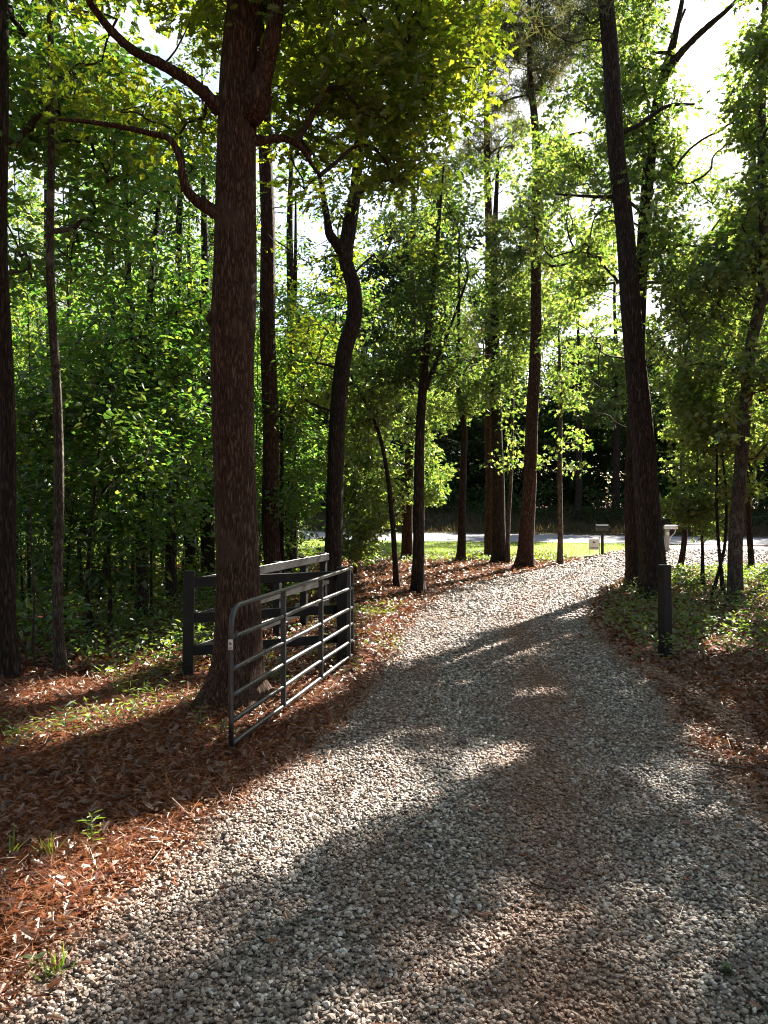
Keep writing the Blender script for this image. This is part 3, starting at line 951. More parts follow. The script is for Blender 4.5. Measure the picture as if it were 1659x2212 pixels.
gate = thing('pipe_gate', gp(0.5, 0), 'dark metal six-bar tube gate swung open along the left edge of the gravel drive', 'gate')
go = gp(.5, 0)
fb = Build()
rc = .17; Lg = np.linalg.norm(Bg - Ag); ds = rc / Lg
loop = [gp(0, .10)]
loop += [gp(0, z) for z in np.linspace(.3, 1.22 - rc, 6)]
loop += [gp(ds * (1 - math.cos(a)), 1.22 - rc + rc * math.sin(a)) for a in np.linspace(.2, math.pi / 2, 7)]
loop += [gp(s_, 1.22) for s_ in np.linspace(ds * 1.5, 1 - ds * 1.5, 16)]
loop += [gp(1 - ds * (1 - math.sin(a)), 1.22 - rc + rc * math.cos(a)) for a in np.linspace(0, math.pi / 2, 7)]
loop += [gp(1, z) for z in np.linspace(1.22 - rc - .05, .10, 6)]
fb.tube(loop, .0215, 12)
fb.build('frame', M['gate_metal'], gate, origin=go)
for z in (.97, .71, .50, .29, .10):
    rb = Build()
    pts = np.array([gp(s_, z) for s_ in np.linspace(0.004, .996, 24)])
    pts[:, 2] += .003 * np.sin(np.linspace(0, 9, 24) + z * 9)
    rb.tube(pts, .0205, 12)
    rb.build('rail', M['gate_metal'], gate, origin=go)
dirg = (Bg - Ag) / Lg
sideg = np.array([dirg[1], -dirg[0], 0])
for s_ in (.324, .644, .955):
    sb = Build()
    c = gp(s_, .66)
    sb.box(c + sideg * .0, (.034, .050, 1.12), 0, math.atan2(dirg[1], dirg[0]), .004)
    sb.build('stay', M['gate_metal'], gate, origin=go)
st = Build()
st.box(gp(0, .92) + np.array([0, -.0235, 0]), (.037, .005, .085), 0, 0, .002)
stk = st.build('sticker', M['white_label'], gate, origin=go)
mk = Build()
c0 = gp(0, .925) + np.array([0, -.0275, 0])
a = np.linspace(0, 2 * math.pi, 11)[:-1]
for dx, dz, rr in ((-.004, .004, .0075), (.006, .007, .005), (.003, -.003, .006), (-.008, .010, .004)):
    V = [(c0[0] + dx + rr * math.cos(q) * (1 + .2 * math.sin(3 * q)), c0[1], c0[2] + dz + rr * math.sin(q)) for q in a]
    c0 = c0 - np.array([0, .0004, 0])
    mk.add(np.array(V), np.arange(10)[None])
mk.build('printed_mark', M['label_mark'], stk).matrix_parent_inverse.identity()
for o in [stk.children[0]]:
    o.data.transform(__import__('mathutils').Matrix.Translation(tuple(-go)))
mk = Build()
c0 = gp(0, .893) + np.array([0, -.0285, 0])
mk.box(c0, (.022, .001, .016))
mk.build('printed_block', M['label_pink'], stk, origin=go)
for z in (.25, 1.0):
    hb = Build()
    c = gp(1, z)
    hb.tube([c + np.array([0, 0, -.03]), c + np.array([0, 0, .03])], .030, 10)
    hb.tube([c, c + np.array([-.05, .06, 0]), c + np.array([-.09, .12, 0])], .011, 8)
    hb.build('hinge', M['gate_metal'], gate, origin=go)
cb_ = Build()
for q in range(9):
    c = gp(.012, 1.0 - .028 * q) + np.array([.028, -.005, 0])
    ang = np.linspace(0, 2 * math.pi, 9)[:-1]
    ax = (1, 0) if q % 2 else (0, 1)
    cb_.tube([c + np.array([.008 * math.cos(w_) * ax[0], .008 * math.cos(w_) * ax[1], .018 * math.sin(w_)]) for w_ in ang], .0028, 5, closed=True)
cb_.build('latch_chain', M['gate_metal'], gate, origin=go)

# ------------------------------------------------------------------ board fences and the post across the drive
RZ = (1.10, .68, .297)


def post(parent, origin, x, y, w, d, h, rz=0, tilt=(0, 0), name='post'):
    b = Build()
    z0 = float(hgt(x, y))
    b.box((x, y, z0 + h / 2 - .1), (w, d, h + .2), 0, rz, .008, tilt)
    return b.build(name, M['black_paint'], parent, origin=origin)


lp = (-2.30, 9.4); hp = (-.545, 10.42)
org = np.array([*lp, float(hgt(*lp))])
fen = thing('board_fence', org, 'black three-board fence from a square corner post behind the oak to the gate post', 'fence')
post(fen, org, lp[0], lp[1], .125, .125, 1.23, .15, (.012, 0))
post(fen, org, hp[0], hp[1], .145, .15, 1.22, .1)
for z in RZ:
    b = Build()
    zz0 = float(hgt(*lp)) + z; zz1 = float(hgt(*hp)) + z
    b.beam((lp[0] + .06, lp[1] - .03 + .02, zz0 + rng.normal(0, .006)), (hp[0] - .07, hp[1] - .0, zz1 + rng.normal(0, .006)), .032, .115)
    b.build('board', M['black_paint'], fen, origin=org)
e0 = np.array([-2.31, 9.4]); e1 = np.array([-1.0, 14.0])


def ep(s_):
    return e0 + (e1 - e0) * s_


o2 = np.array([*ep(.58), float(hgt(*ep(.58)))])
fen2 = thing('board_fence', o2, 'weathered dark fence running back from the corner post, its boards catching the sun', 'fence')
dire = (e1 - e0) / np.linalg.norm(e1 - e0); side_e = np.array([dire[1], -dire[0]])
az = math.atan2(dire[1], dire[0])
for s_ in (.30, .58, .808, 1.0):
    p_ = ep(s_) - side_e * .068
    post(fen2, o2, p_[0], p_[1], .11, .11, 1.17 + .02 * math.sin(s_ * 30), az)
for z in RZ:
    b = Build()
    a0, a1 = ep(.035), ep(1.015)
    b.beam((*a0, float(hgt(*a0)) + z - .03), (*a1, float(hgt(*a1)) + z - .02), .03, .12)
    b.build('board', M['black_paint'], fen2, origin=o2)
rpx, rpy = 3.80, 10.8
b = Build()
zr = float(hgt(rpx, rpy))
b.box((rpx, rpy, zr + .52), (.135, .14, 1.44), 0, .35, .010, (-.018, 0))
tag(b.build('fence_post', M['black_paint'], None, origin=(rpx, rpy, zr)), 'lone black square post standing in leaf litter on the right side of the drive', 'post')

# ------------------------------------------------------------------ mailboxes and yard sign by the road
mx_, my_ = (1301 - CX) / F * 30.7, 30.7
mz = float(hgt(mx_, my_))
mo = np.array([mx_, my_, mz])
mb = thing('mailbox', mo, 'black mailbox with sunlit rounded top on a dark square post at the verge', 'mailbox')
b = Build(); b.box(mo + np.array([0, 0, .42]), (.10, .10, 1.02), 0, 0, .008); b.build('post', M['black_paint'], mb, origin=mo)


def mailbox_body(b, c, L, w, h, rz=0.0):
    prof = [(-w / 2, 0), (w / 2, 0), (w / 2, h * .55)] + [(w / 2 * math.cos(q), h * .55 + h * .45 * math.sin(q)) for q in np.linspace(0, math.pi, 11)[1:-1]] + [(-w / 2, h * .55)]
    k = len(prof); ca, sa = math.cos(rz), math.sin(rz)
    V = [(c[0] + sx * L / 2 * ca - a_ * sa, c[1] + sx * L / 2 * sa + a_ * ca, c[2] + z_) for sx in (-1, 1) for a_, z_ in prof]
    q = [[i, (i + 1) % k, k + (i + 1) % k, k + i] for i in range(k)]
    b.add(np.array(V), [np.array(q), np.array([list(range(k))[::-1], list(range(k, 2 * k))])])


b = Build(); mailbox_body(b, mo + np.array([.0, 0, .93]), .45, .17, .23, -.12); b.build('box', M['mailbox_black'], mb, origin=mo)
b = Build(); mailbox_body(b, mo + np.array([-.232, .028, .925]), .016, .185, .245, -.12); b.build('door', M['mailbox_black'], mb, origin=mo)
b = Build(); b.box(mo + np.array([.02, -.094, 1.02]), (.015, .006, .11), 0); b.box(mo + np.array([.045, -.094, 1.06]), (.05, .006, .035), 0); b.build('flag', M['mailbox_black'], mb, origin=mo)

px_, py_ = (1441 - CX) / F * 31.8, 31.8
pz = float(hgt(px_, py_)); po = np.array([px_, py_, pz])
mb2 = thing('mailbox', po, 'white-topped mailbox on a pale grey pillar with a scroll bracket behind the twin trunks', 'mailbox')
b = Build(); b.box(po + np.array([0, 0, .42]), (.15, .15, 1.0), 0, 0, .012); b.box(po + np.array([0, 0, .10]), (.20, .20, .22), 0, 0, .012); b.build('post', M['post_grey'], mb2, origin=po)
b = Build(); mailbox_body(b, po + np.array([.15, 0, .935]), .50, .20, .16, 0); b.build('box', M['mailbox_white'], mb2, origin=po)
b = Build()
b.tube(catmull([po + np.array([.085, 0, .30]), po + np.array([.10, 0, .50]), po + np.array([.18, 0, .66]), po + np.array([.30, 0, .78]), po + np.array([.33, 0, .92])], 24), .014, 8)
b.build('scroll_bracket', M['mailbox_white'], mb2, origin=po)
b = Build()
for q in range(6):
    a_ = q / 6 * 6.283
    b.box(po + np.array([-.005 + .04 * math.cos(a_), -.086, .76 + .05 * math.sin(a_)]), (.045, .016, .045), 0, 0, .006)
b.box(po + np.array([-.005, -.087, .76]), (.04, .018, .04), 0, 0, .006)
b.build('rosette', M['mailbox_white'], mb2, origin=po)

sx, sy = (1283 - CX) / F * 30.3, 30.3
sz = float(hgt(sx, sy)); so = np.array([sx, sy, sz])
sg = thing('yard_sign', so, 'small white yard sign with a dark rosette emblem beside the black mailbox', 'sign')
srz = .30
ca, sa = math.cos(srz), math.sin(srz)


def sp(a_, z_, d_=0.0):
    return so + np.array([a_ * ca + d_ * sa, a_ * sa - d_ * ca, z_])


b = Build(); b.box(sp(0, .43), (.44, .012, .40), 0, srz, .002); pn = b.build('panel', M['sign_white'], sg, origin=so)
for a_ in (-.19, .24):
    b = Build(); b.tube([sp(a_, -.1, -.012), sp(a_, .70 if a_ > 0 else .3, -.012)], .009 if a_ < 0 else .014, 8)
    b.build('stake', M['black_paint'] if a_ > 0 else M['sign_white'], sg, origin=so)
b = Build()
for a_, z_, rr in ((-.01, .54, .026), (-.035, .515, .022), (.03, .50, .030), (-.005, .488, .022), (.008, .525, .02), (-.045, .49, .016)):
    V = [sp(a_ + rr * math.cos(q), z_ + rr * .8 * math.sin(q) * (1 + .3 * math.cos(2 * q)), .0085 + .0003 * len(b.v)) for q in np.linspace(0, 6.283, 10)[:-1]]
    b.add(np.array(V), np.arange(9)[::-1][None])
b.build('emblem', M['sign_ink'], pn, origin=so)
b = Build()
for q in range(6):
    b.box(sp(-.15 + .058 * q, .295 + .004 * (q % 2), .008), (.042, .003, .030 + .012 * (q % 3)), 0, srz)
b.build('lettering', M['sign_ink'], pn, origin=so)

# ------------------------------------------------------------------ rocks
def rock(label, u, v, r, group=None):
    x, y = G(u, v)
    V, Fc = ico()
    for _ in range(2):
        mid = {}
        Vl = [tuple(q) for q in V]; nf = []
        def md(i, j):
            k_ = (min(i, j), max(i, j))
            if k_ not in mid:
                m_ = (np.array(Vl[i]) + np.array(Vl[j])) / 2; m_ /= np.linalg.norm(m_)
                mid[k_] = len(Vl); Vl.append(tuple(m_))
            return mid[k_]
        for a_, b_, c_ in Fc:
            ab, bc, ca_ = md(a_, b_), md(b_, c_), md(c_, a_)
            nf += [(a_, ab, ca_), (b_, bc, ab), (c_, ca_, bc), (ab, bc, ca_)]
        V = np.array(Vl); Fc = np.array(nf)
    ph = rng.random(6) * 6
    V = V * (1 + .12 * np.sin(3 * V[:, :1] + ph[0]) + .12 * np.sin(4 * V[:, 1:2] + ph[1]) + .08 * np.sin(7 * V[:, 2:] + ph[2]) + rng.normal(0, .02, (len(V), 1)))
    V = V * np.array([1.1, .9, .75]) * r
    z = float(hgt(x, y))
    b = Build(); b.add(V + np.array([x, y, z + r * .45]), Fc)
    tag(b.build('rock', M['rock'], None, origin=(x, y, z)), label, 'rock', group)


rock('pale rounded rock with a sunlit top seen between the gate bars', 652, 1318, .13)
rock('flat pale stone in the grass at the foot of the paired trunks', 1033, 1203, .17)
rock('small pale stone lying just left of the flat stone in the grass', 1012, 1198, .11)

# ------------------------------------------------------------------ the big oak by the gate
def oak_extra(tb):
    # burl on the right of the trunk with the stub of a broken limb, and a small knot on the left
    c = W(552, 212, 8.14)
    th = np.linspace(0, math.pi, 11); ph = np.linspace(0, 2 * math.pi, 17)[:-1]
    V = []
    for t_ in th:
        for p_ in ph:
            k_ = 1 + .10 * math.sin(5 * p_ + 3 * t_) + .07 * math.sin(9 * t_)
            V.append(c + np.array([.165 * math.sin(t_) * math.cos(p_), .16 * math.sin(t_) * math.sin(p_), .27 * math.cos(t_) + .05 * math.sin(t_) * math.cos(p_)]) * k_)
    i = np.arange(10)[:, None]; j = np.arange(16)[None, :]
    q = np.stack([i * 16 + j, i * 16 + (j + 1) % 16, (i + 1) * 16 + (j + 1) % 16, (i + 1) * 16 + j], -1).reshape(-1, 4)
    tb.add(np.array(V), q, 0, True)
    tb.tube(catmull([W(556, 215, 8.15), W(574, 140, 8.08), W(592, 60, 8.0), W(600, -60, 8.0), W(590, -260, 8.1)], 18), np.linspace(.11, .05, 18), 10, 0)
    k2 = catmull([W(470, 690, 8.2), W(458, 690, 8.15), W(450, 690, 8.1)], 6)
    tb.tube(k2, [.12, .11, .09, .07, .05, .02], 10, 0)


tree('oak_tree', 'big reddish-brown oak with a burl and crooked limbs standing behind the open gate', 'tree',
     [(508, 1535, 100), (510, 1400, 98), (509, 1200, 90), (507, 1000, 88), (506, 800, 90), (505, 690, 94), (504, 600, 92), (506, 450, 86), (511, 300, 82), (520, 150, 80), (532, 0, 76), (545, -250, 66), (560, -600, 50), (575, -1000, 30), (580, -1350, 10)],
     8.2,
     [(800, 120, 240, 240, 9.2, 1.6, 90), (720, -60, 300, 160, 8.6, 2.0, 60), (950, 60, 130, 190, 9.0, 1.4, 36), (860, 330, 90, 80, 9.4, .8, 14), (660, 330, 80, 80, 9.6, .8, 8),
      (340, 20, 210, 90, 8.4, 1.5, 30), (420, 300, 120, 120, 9.6, 1.0, 12), (230, 230, 120, 60, 9.4, 1.0, 8),
      (560, -700, 620, 420, 8.6, 3.2, 110)],
     'oak', 'bark_oak', sides=32, flare=1.15, extra=oak_extra, r0=.006, crown_from=3.6, sun_p=.9,
     limbs=[([(478, 240, 36), (455, 215, 30), (415, 180, 25), (350, 140, 22), (290, 110, 20), (240, 65, 18), (195, 5, 15), (150, -80, 10)], 8.15, 7.7),
            ([(490, 475, 38), (455, 452, 29), (420, 430, 24), (400, 400, 20), (390, 345, 17), (368, 302, 14), (325, 288, 12), (250, 272, 11), (180, 262, 9), (125, 258, 6)], 8.15, 7.9),
            ([(540, 305, 26), (575, 303, 19), (615, 300, 16), (650, 318, 13), (670, 350, 9), (690, 380, 5)], 8.2, 8.6),
            ([(545, 30, 34), (620, -10, 28), (720, -40, 22), (840, -50, 17), (960, 10, 12)], 8.2, 9.6)])

# ------------------------------------------------------------------ trees one can tell apart
tree('broadleaf_tree', 'dark thick trunk at the forest edge, farthest to the left of the clearing', 'tree',
     [(22, 1482, 42), (20, 1300, 38), (14, 1000, 33), (8, 700, 34), (4, 450, 30), (2, 100, 26), (6, -400, 16), (8, -900, 6)], 9.1,
     [(40, 130, 170, 330, 10.4, 1.6, 95), (10, 600, 120, 120, 10.2, 1.2, 20), (0, -500, 300, 400, 9.5, 2.5, 50)], 'wood', 'bark_dark', sides=20)
tree('broadleaf_tree', 'slender straight grey trunk with short twigs just right of the dark leftmost trunk', 'tree',
     [(131, 1467, 24), (129, 1300, 22), (126, 1100, 21), (120, 850, 19), (115, 650, 18), (110, 450, 17), (107, 200, 15), (104, -200, 11), (104, -700, 5)], 9.6,
     [(180, 330, 170, 230, 11.4, 1.4, 60), (110, -300, 260, 260, 10.5, 1.8, 50), (230, 560, 100, 90, 11.5, 1, 16)], 'wood', 'bark_pale', sides=14)
tree('broadleaf_tree', 'dark forking trunk in the shaded wood, between slender trunk and fence corner post', 'tree',
     [(306, 1372, 26), (306, 1200, 24), (303, 1000, 23), (302, 850, 25), (292, 740, 19), (280, 620, 15), (270, 400, 10), (262, 150, 5)], 14.2,
     [(310, 640, 150, 150, 14.6, 1.8, 70), (270, 330, 180, 200, 14.5, 2, 60), (280, 850, 130, 80, 13.8, 1.2, 40)], 'wood', 'bark_dark',
     limbs=[([(305, 860, 22), (318, 760, 18), (322, 680, 15), (330, 560, 12), (345, 420, 8)], 14.2, 14.5)])
tree('broadleaf_tree', 'dark trunk half hidden by bright leaves right behind the fence corner post', 'tree',
     [(371, 1345, 26), (371, 1200, 24), (372, 1000, 22), (378, 800, 19), (385, 550, 14), (388, 200, 7)], 15.8,
     [(400, 760, 130, 150, 15.6, 1.8, 60), (400, 430, 130, 190, 16, 2, 60), (390, 1020, 90, 130, 15, 1.4, 50)], 'wood', 'bark_dark')
tree('young_tree', 'crooked young tree bending rightward under the left wood canopy', 'tree',
     [(205, 1390, 9), (190, 1290, 9), (172, 1210, 9), (190, 1130, 8), (225, 1060, 7), (275, 1010, 5), (330, 980, 3)], 12.2,
     [(240, 960, 120, 60, 12.3, 1.0, 26), (160, 1050, 60, 60, 12.2, .8, 10)], 'wood', 'bark_dark', sides=8)
tree('young_tree', 'thin upright young stem left of the dark forking trunk', 'tree',
     [(238, 1385, 9), (236, 1200, 8), (235, 1020, 7), (238, 850, 5), (240, 740, 3)], 12.8,
     [(230, 800, 110, 120, 12.9, 1.2, 46), (250, 1120, 50, 50, 12.6, .7, 8)], 'wood', 'bark_dark', sides=8)
tree('young_tree', 'thin pale forked sapling between the two leftmost trunks', 'tree',
     [(78, 1470, 6), (72, 1400, 6), (78, 1300, 5), (70, 1180, 4), (66, 1060, 3)], 9.9,
     [(70, 900, 70, 120, 11.0, .8, 26), (80, 1330, 30, 40, 10.2, .4, 4)], 'wood', 'bark_pale', sides=8)
tree('pine_tree', 'straight reddish pine trunk rising just right of the big oak', 'tree',
     [(588, 1290, 38), (586, 1150, 36), (583, 950, 35), (579, 700, 33), (576, 450, 31), (573, 200, 28), (572, -200, 22), (572, -700, 10)], 16.8,
     [(620, -350, 220, 280, 17, 2.4, 60), (640, 430, 70, 40, 17, .9, 10), (540, 60, 200, 140, 17, 2, 26)], 'pine', 'bark_pine', sides=16, r0=.009, rise=.1)
tree('broadleaf_tree', 'dark S-curved trunk that forks high, right of the reddish pine', 'tree',
     [(712, 1300, 42), (720, 1190, 38), (722, 1050, 36), (730, 900, 36), (746, 760, 35), (764, 690, 34), (762, 620, 32), (748, 560, 32), (756, 490, 32), (768, 400, 24), (775, 250, 18), (780, 0, 12), (790, -300, 5)], 16.2,
     [(860, 300, 130, 120, 17, 1.8, 40), (640, 560, 70, 80, 17, 1.2, 14), (720, 560, 110, 120, 16.6, 1.4, 46), (830, 470, 120, 120, 16.6, 1.6, 50), (760, 180, 200, 200, 16.5, 2, 60), (660, 800, 70, 140, 17.5, 1.2, 40), (800, -250, 280, 200, 16.5, 2.4, 50)], 'oak', 'bark_dark', sides=18, size=(.1, .15),
     limbs=[([(752, 560, 26), (730, 530, 24), (712, 505, 20), (706, 470, 15), (694, 400, 10), (672, 310, 5)], 16.2, 15.6),
            ([(766, 420, 20), (800, 395, 17), (850, 370, 14), (905, 340, 9)], 16.2, 16.6)])
tree('young_tree', 'thin dark sapling leaning left at the edge of the sunlit leaf litter', 'tree',
     [(857, 1268, 13), (853, 1180, 12), (845, 1090, 11), (832, 1000, 10), (812, 920, 8), (785, 860, 7), (760, 815, 4)], 19.4,
     [(740, 800, 90, 90, 19.5, 1.2, 40), (800, 880, 60, 60, 19.6, .9, 16), (760, 950, 50, 60, 20, .8, 12)], 'sun', 'bark_dark', sides=10)
tree('broadleaf_tree', 'reddish trunk set back behind the black foremost trunk at the litter edge', 'tree',
     [(879, 1208, 26), (881, 1100, 22), (884, 980, 20), (888, 850, 18), (892, 650, 14), (894, 400, 8), (894, 250, 4)], 28.4,
     [(820, 760, 90, 140, 28.5, 2.4, 70), (830, 520, 110, 120, 29, 2.6, 60), (960, 430, 110, 110, 29, 2.6, 50), (930, 1040, 45, 60, 27.6, 1.2, 30), (870, 900, 90, 110, 28.5, 2, 70), (900, 620, 120, 150, 29, 2.5, 80), (820, 1010, 60, 70, 28.5, 1.5, 30), (990, 870, 60, 60, 28, 1.4, 26)], 'sun', 'bark_pine', view=False, sun_p=.6)
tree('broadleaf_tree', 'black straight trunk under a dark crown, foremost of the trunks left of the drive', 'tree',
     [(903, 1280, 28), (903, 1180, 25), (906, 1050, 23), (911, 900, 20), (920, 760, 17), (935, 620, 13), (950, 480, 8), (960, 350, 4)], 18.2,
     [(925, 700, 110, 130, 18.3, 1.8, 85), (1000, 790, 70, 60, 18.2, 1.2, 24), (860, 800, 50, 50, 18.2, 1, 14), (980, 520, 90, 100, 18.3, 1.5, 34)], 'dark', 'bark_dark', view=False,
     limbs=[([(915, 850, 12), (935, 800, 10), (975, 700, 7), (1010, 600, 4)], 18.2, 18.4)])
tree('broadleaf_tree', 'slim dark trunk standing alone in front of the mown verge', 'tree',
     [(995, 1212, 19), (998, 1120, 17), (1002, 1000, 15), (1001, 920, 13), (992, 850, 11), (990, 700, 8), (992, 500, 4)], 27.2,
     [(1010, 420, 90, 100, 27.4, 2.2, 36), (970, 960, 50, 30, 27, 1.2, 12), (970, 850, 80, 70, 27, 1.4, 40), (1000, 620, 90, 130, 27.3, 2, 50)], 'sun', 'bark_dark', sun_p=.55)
tree('pine_tree', 'tall thin pine trunk, left of a close pair by the verge', 'tree',
     [(1058, 1203, 22), (1058, 1050, 20), (1057, 850, 19), (1057, 600, 18), (1053, 350, 15), (1050, 150, 13), (1048, -100, 9), (1046, -400, 4)], 29.0,
     [(1000, 200, 140, 160, 29.5, 2.4, 100), (1050, 60, 110, 120, 29, 2.2, 46), (1060, 280, 100, 60, 29, 1.8, 14), (1040, -260, 150, 200, 29, 2.6, 50), (1030, 720, 60, 50, 29, 1.2, 10)], 'pine', 'bark_pine', r0=.011, size=(.3, .45), rise=.1)
tree('broadleaf_tree', 'thick dark trunk with a swollen base, right of the close pair by the verge', 'tree',
     [(1080, 1216, 34), (1078, 1120, 28), (1075, 1000, 25), (1072, 850, 22), (1068, 700, 18), (1070, 500, 13), (1075, 330, 6)], 26.6,
     [(1130, 600, 100, 140, 27, 2.4, 70), (1090, 850, 80, 80, 26.6, 1.6, 40), (1150, 380, 110, 110, 27, 2.2, 44), (1090, 720, 70, 120, 26.6, 1.8, 46), (1080, 470, 90, 120, 26.6, 1.8, 44)], 'sun', 'bark_dark', flare=.9, sun_p=.55)
tree('young_tree', 'slim leafy young stem with tufts of bright leaves beside the swollen-based trunk', 'tree',
     [(1097, 1208, 10), (1099, 1120, 9), (1104, 1000, 8), (1108, 880, 7), (1110, 740, 5), (1112, 600, 3)], 26.2,
     [(1108, 960, 34, 60, 26, .9, 30), (1085, 1010, 28, 16, 26, .6, 8), (1106, 1045, 22, 22, 26, .6, 10), (1110, 840, 50, 70, 26.2, 1.1, 30), (1115, 650, 60, 100, 26.2, 1.3, 34)], 'sun', 'bark_pale', view=False, sides=8, sun_p=.4)
tree('pine_tree', 'tall dark pine leaning slightly right where drive and verge meet', 'tree',
     [(1134, 1227, 36), (1140, 1100, 30), (1148, 950, 27), (1155, 780, 25), (1158, 600, 22), (1159, 400, 19), (1154, 250, 16), (1145, 150, 12), (1142, 0, 8), (1142, -160, 4)], 24.8,
     [(1100, 150, 140, 150, 25.5, 2.4, 110), (1240, 60, 130, 130, 25.5, 2.2, 100), (1220, 420, 110, 110, 25.5, 2, 40), (1120, 520, 120, 80, 25.2, 2, 30), (1150, 110, 130, 90, 24.8, 2, 36), (1160, 330, 80, 50, 24.6, 1.2, 26), (1140, -120, 160, 140, 24.8, 2.2, 44), (1210, 180, 90, 50, 24.8, 1.5, 14), (1180, 440, 80, 30, 24.8, 1.2, 10)], 'pine', 'bark_pine', r0=.011, size=(.26, .4), rise=.1, sides=14,
     limbs=[([(1159, 310, 9), (1195, 300, 7), (1260, 285, 5)], 24.8, 24.6), ([(1158, 560, 8), (1200, 575, 6), (1250, 560, 3)], 24.8, 25.2)])
tree('young_tree', 'pale slender sapling with layered sunlit leaves in the middle of the view', 'tree',
     [(1210, 1222, 12), (1209, 1120, 11), (1210, 1000, 10), (1211, 880, 8), (1208, 780, 6), (1207, 690, 3)], 25.4,
     [(1260, 700, 90, 110, 26, 1.8, 50), (1220, 985, 66, 34, 25.2, 1.2, 36), (1180, 1000, 40, 18, 25.2, .9, 10), (1225, 900, 50, 60, 25.3, 1.1, 34), (1200, 790, 66, 80, 25.4, 1.4, 46), (1215, 1130, 8, 40, 25.3, .3, 5), (1275, 850, 70, 60, 25.6, 1.3, 34), (1180, 860, 60, 60, 25.4, 1.2, 24)], 'sun', 'bark_pale', view=False, sides=8, sun_p=.4)
tree('pine_tree', 'massive dark trunk leaning left beside the drive, nearer of the twin trunks', 'tree',
     [(1414, 1292, 66), (1408, 1200, 58), (1400, 1080, 53), (1388, 950, 50), (1376, 800, 46), (1360, 620, 42), (1345, 450, 39), (1332, 300, 37), (1320, 150, 36), (1310, 0, 34), (1294, -250, 29), (1280, -600, 20), (1270, -900, 8)], 17.2,
     [(1290, -620, 320, 300, 17, 3, 90), (1240, 60, 110, 50, 17.2, 1.2, 14), (1300, -250, 220, 140, 17.2, 2, 30)], 'pine', 'bark_dark', sides=24, flare=.45, r0=.01, rise=.1,
     limbs=[([(1335, 290, 12), (1380, 270, 10), (1440, 230, 8), (1500, 225, 5)], 17.2, 17.6), ([(1346, 425, 10), (1290, 425, 7), (1200, 420, 4)], 17.2, 17.6)])
tree('broadleaf_tree', 'dark forked trunk leaning close behind the massive trunk, farther of the twin trunks', 'tree',
     [(1372, 1268, 34), (1368, 1150, 32), (1366, 1000, 30), (1372, 850, 28), (1382, 700, 27), (1388, 560, 26), (1394, 430, 25), (1408, 300, 24), (1428, 200, 22), (1442, 140, 20), (1462, 50, 11), (1480, -40, 7), (1490, -160, 4)], 19.2,
     [(1250, 560, 100, 130, 21, 2.0, 60), (1260, 800, 90, 110, 21, 1.6, 60), (1300, 900, 60, 60, 20.5, 1.2, 24), (1440, 760, 60, 130, 20, 1.4, 50), (1230, 300, 90, 100, 20, 1.8, 40), (1390, 300, 70, 60, 19.2, 1.3, 24), (1430, 560, 60, 90, 19.4, 1.4, 40), (1340, 200, 60, 60, 19.4, 1.2, 16), (1500, 340, 120, 80, 19.4, 1.6, 60), (1400, 420, 80, 70, 19.4, 1.3, 34), (1340, 90, 90, 120, 19.4, 1.6, 56), (1400, 230, 80, 90, 19.4, 1.4, 40), (1590, 460, 60, 90, 19.0, 1.3, 34), (1480, -260, 200, 140, 19.4, 2, 40)], 'sun', 'bark_dark', sides=16, fill=((6.2, 18.8), 3.2, (7.5, 17), 160),
     limbs=[([(1436, 165, 19), (1470, 115, 16), (1520, 65, 13), (1570, 22, 10), (1600, -10, 7)], 19.2, 18.8), ([(1440, 150, 10), (1452, 90, 7), (1480, 20, 5)], 19.2, 19.6)])
tree('broadleaf_tree', 'thin dark trunk with a crook at its foot, right of the black post', 'tree',
     [(1466, 1232, 13), (1478, 1150, 12), (1476, 1050, 11), (1471, 900, 10), (1466, 720, 8), (1462, 560, 5), (1460, 480, 3)], 23.4,
     [(1540, 760, 110, 160, 23.8, 2, 54), (1520, 560, 110, 90, 23.6, 1.8, 40), (1560, 960, 100, 100, 23.2, 1.6, 34), (1480, 680, 90, 120, 23.4, 1.8, 70), (1460, 880, 80, 80, 23.4, 1.4, 40), (1500, 1090, 46, 34, 22.4, .8, 24)], 'sun', 'bark_dark', sides=10, view=False)
tree('broadleaf_tree', 'blotchy grey-barked trunk leaning right and forking near the right edge', 'tree',
     [(1587, 1302, 34), (1590, 1200, 30), (1597, 1050, 28), (1606, 900, 26), (1622, 760, 25), (1640, 670, 24), (1650, 560, 20), (1646, 420, 18), (1648, 200, 15), (1652, -50, 10), (1655, -300, 5)], 16.6,
     [(1640, 470, 60, 130, 16.8, 1.4, 50), (1500, 620, 90, 90, 17.5, 1.4, 44), (1620, 60, 70, 90, 16.4, 1.2, 20), (1560, 640, 110, 130, 16.8, 1.6, 40), (1600, 860, 90, 110, 16.4, 1.4, 24), (1640, 200, 70, 140, 16.6, 1.4, 44), (1520, 800, 80, 110, 17, 1.4, 22), (1660, 1000, 60, 90, 16.6, 1.2, 18), (1700, -200, 200, 200, 16.6, 2.5, 60)], 'sun', 'bark_pale', sides=16,
     limbs=[([(1640, 670, 18), (1668, 610, 15), (1700, 480, 10)], 16.6, 16.8)])
tree('young_tree', 'bright-leaved sapling in a gap just right of the massive trunk', 'tree',
     [(1518, 1268, 8), (1516, 1180, 7), (1512, 1080, 6), (1508, 980, 4), (1506, 900, 2)], 19.4,
     [(1492, 1090, 52, 40, 19.2, .8, 34), (1520, 980, 60, 70, 19.4, 1, 30), (1530, 1130, 40, 26, 19.2, .6, 12)], 'sun', 'bark_dark', sides=8, view=False)
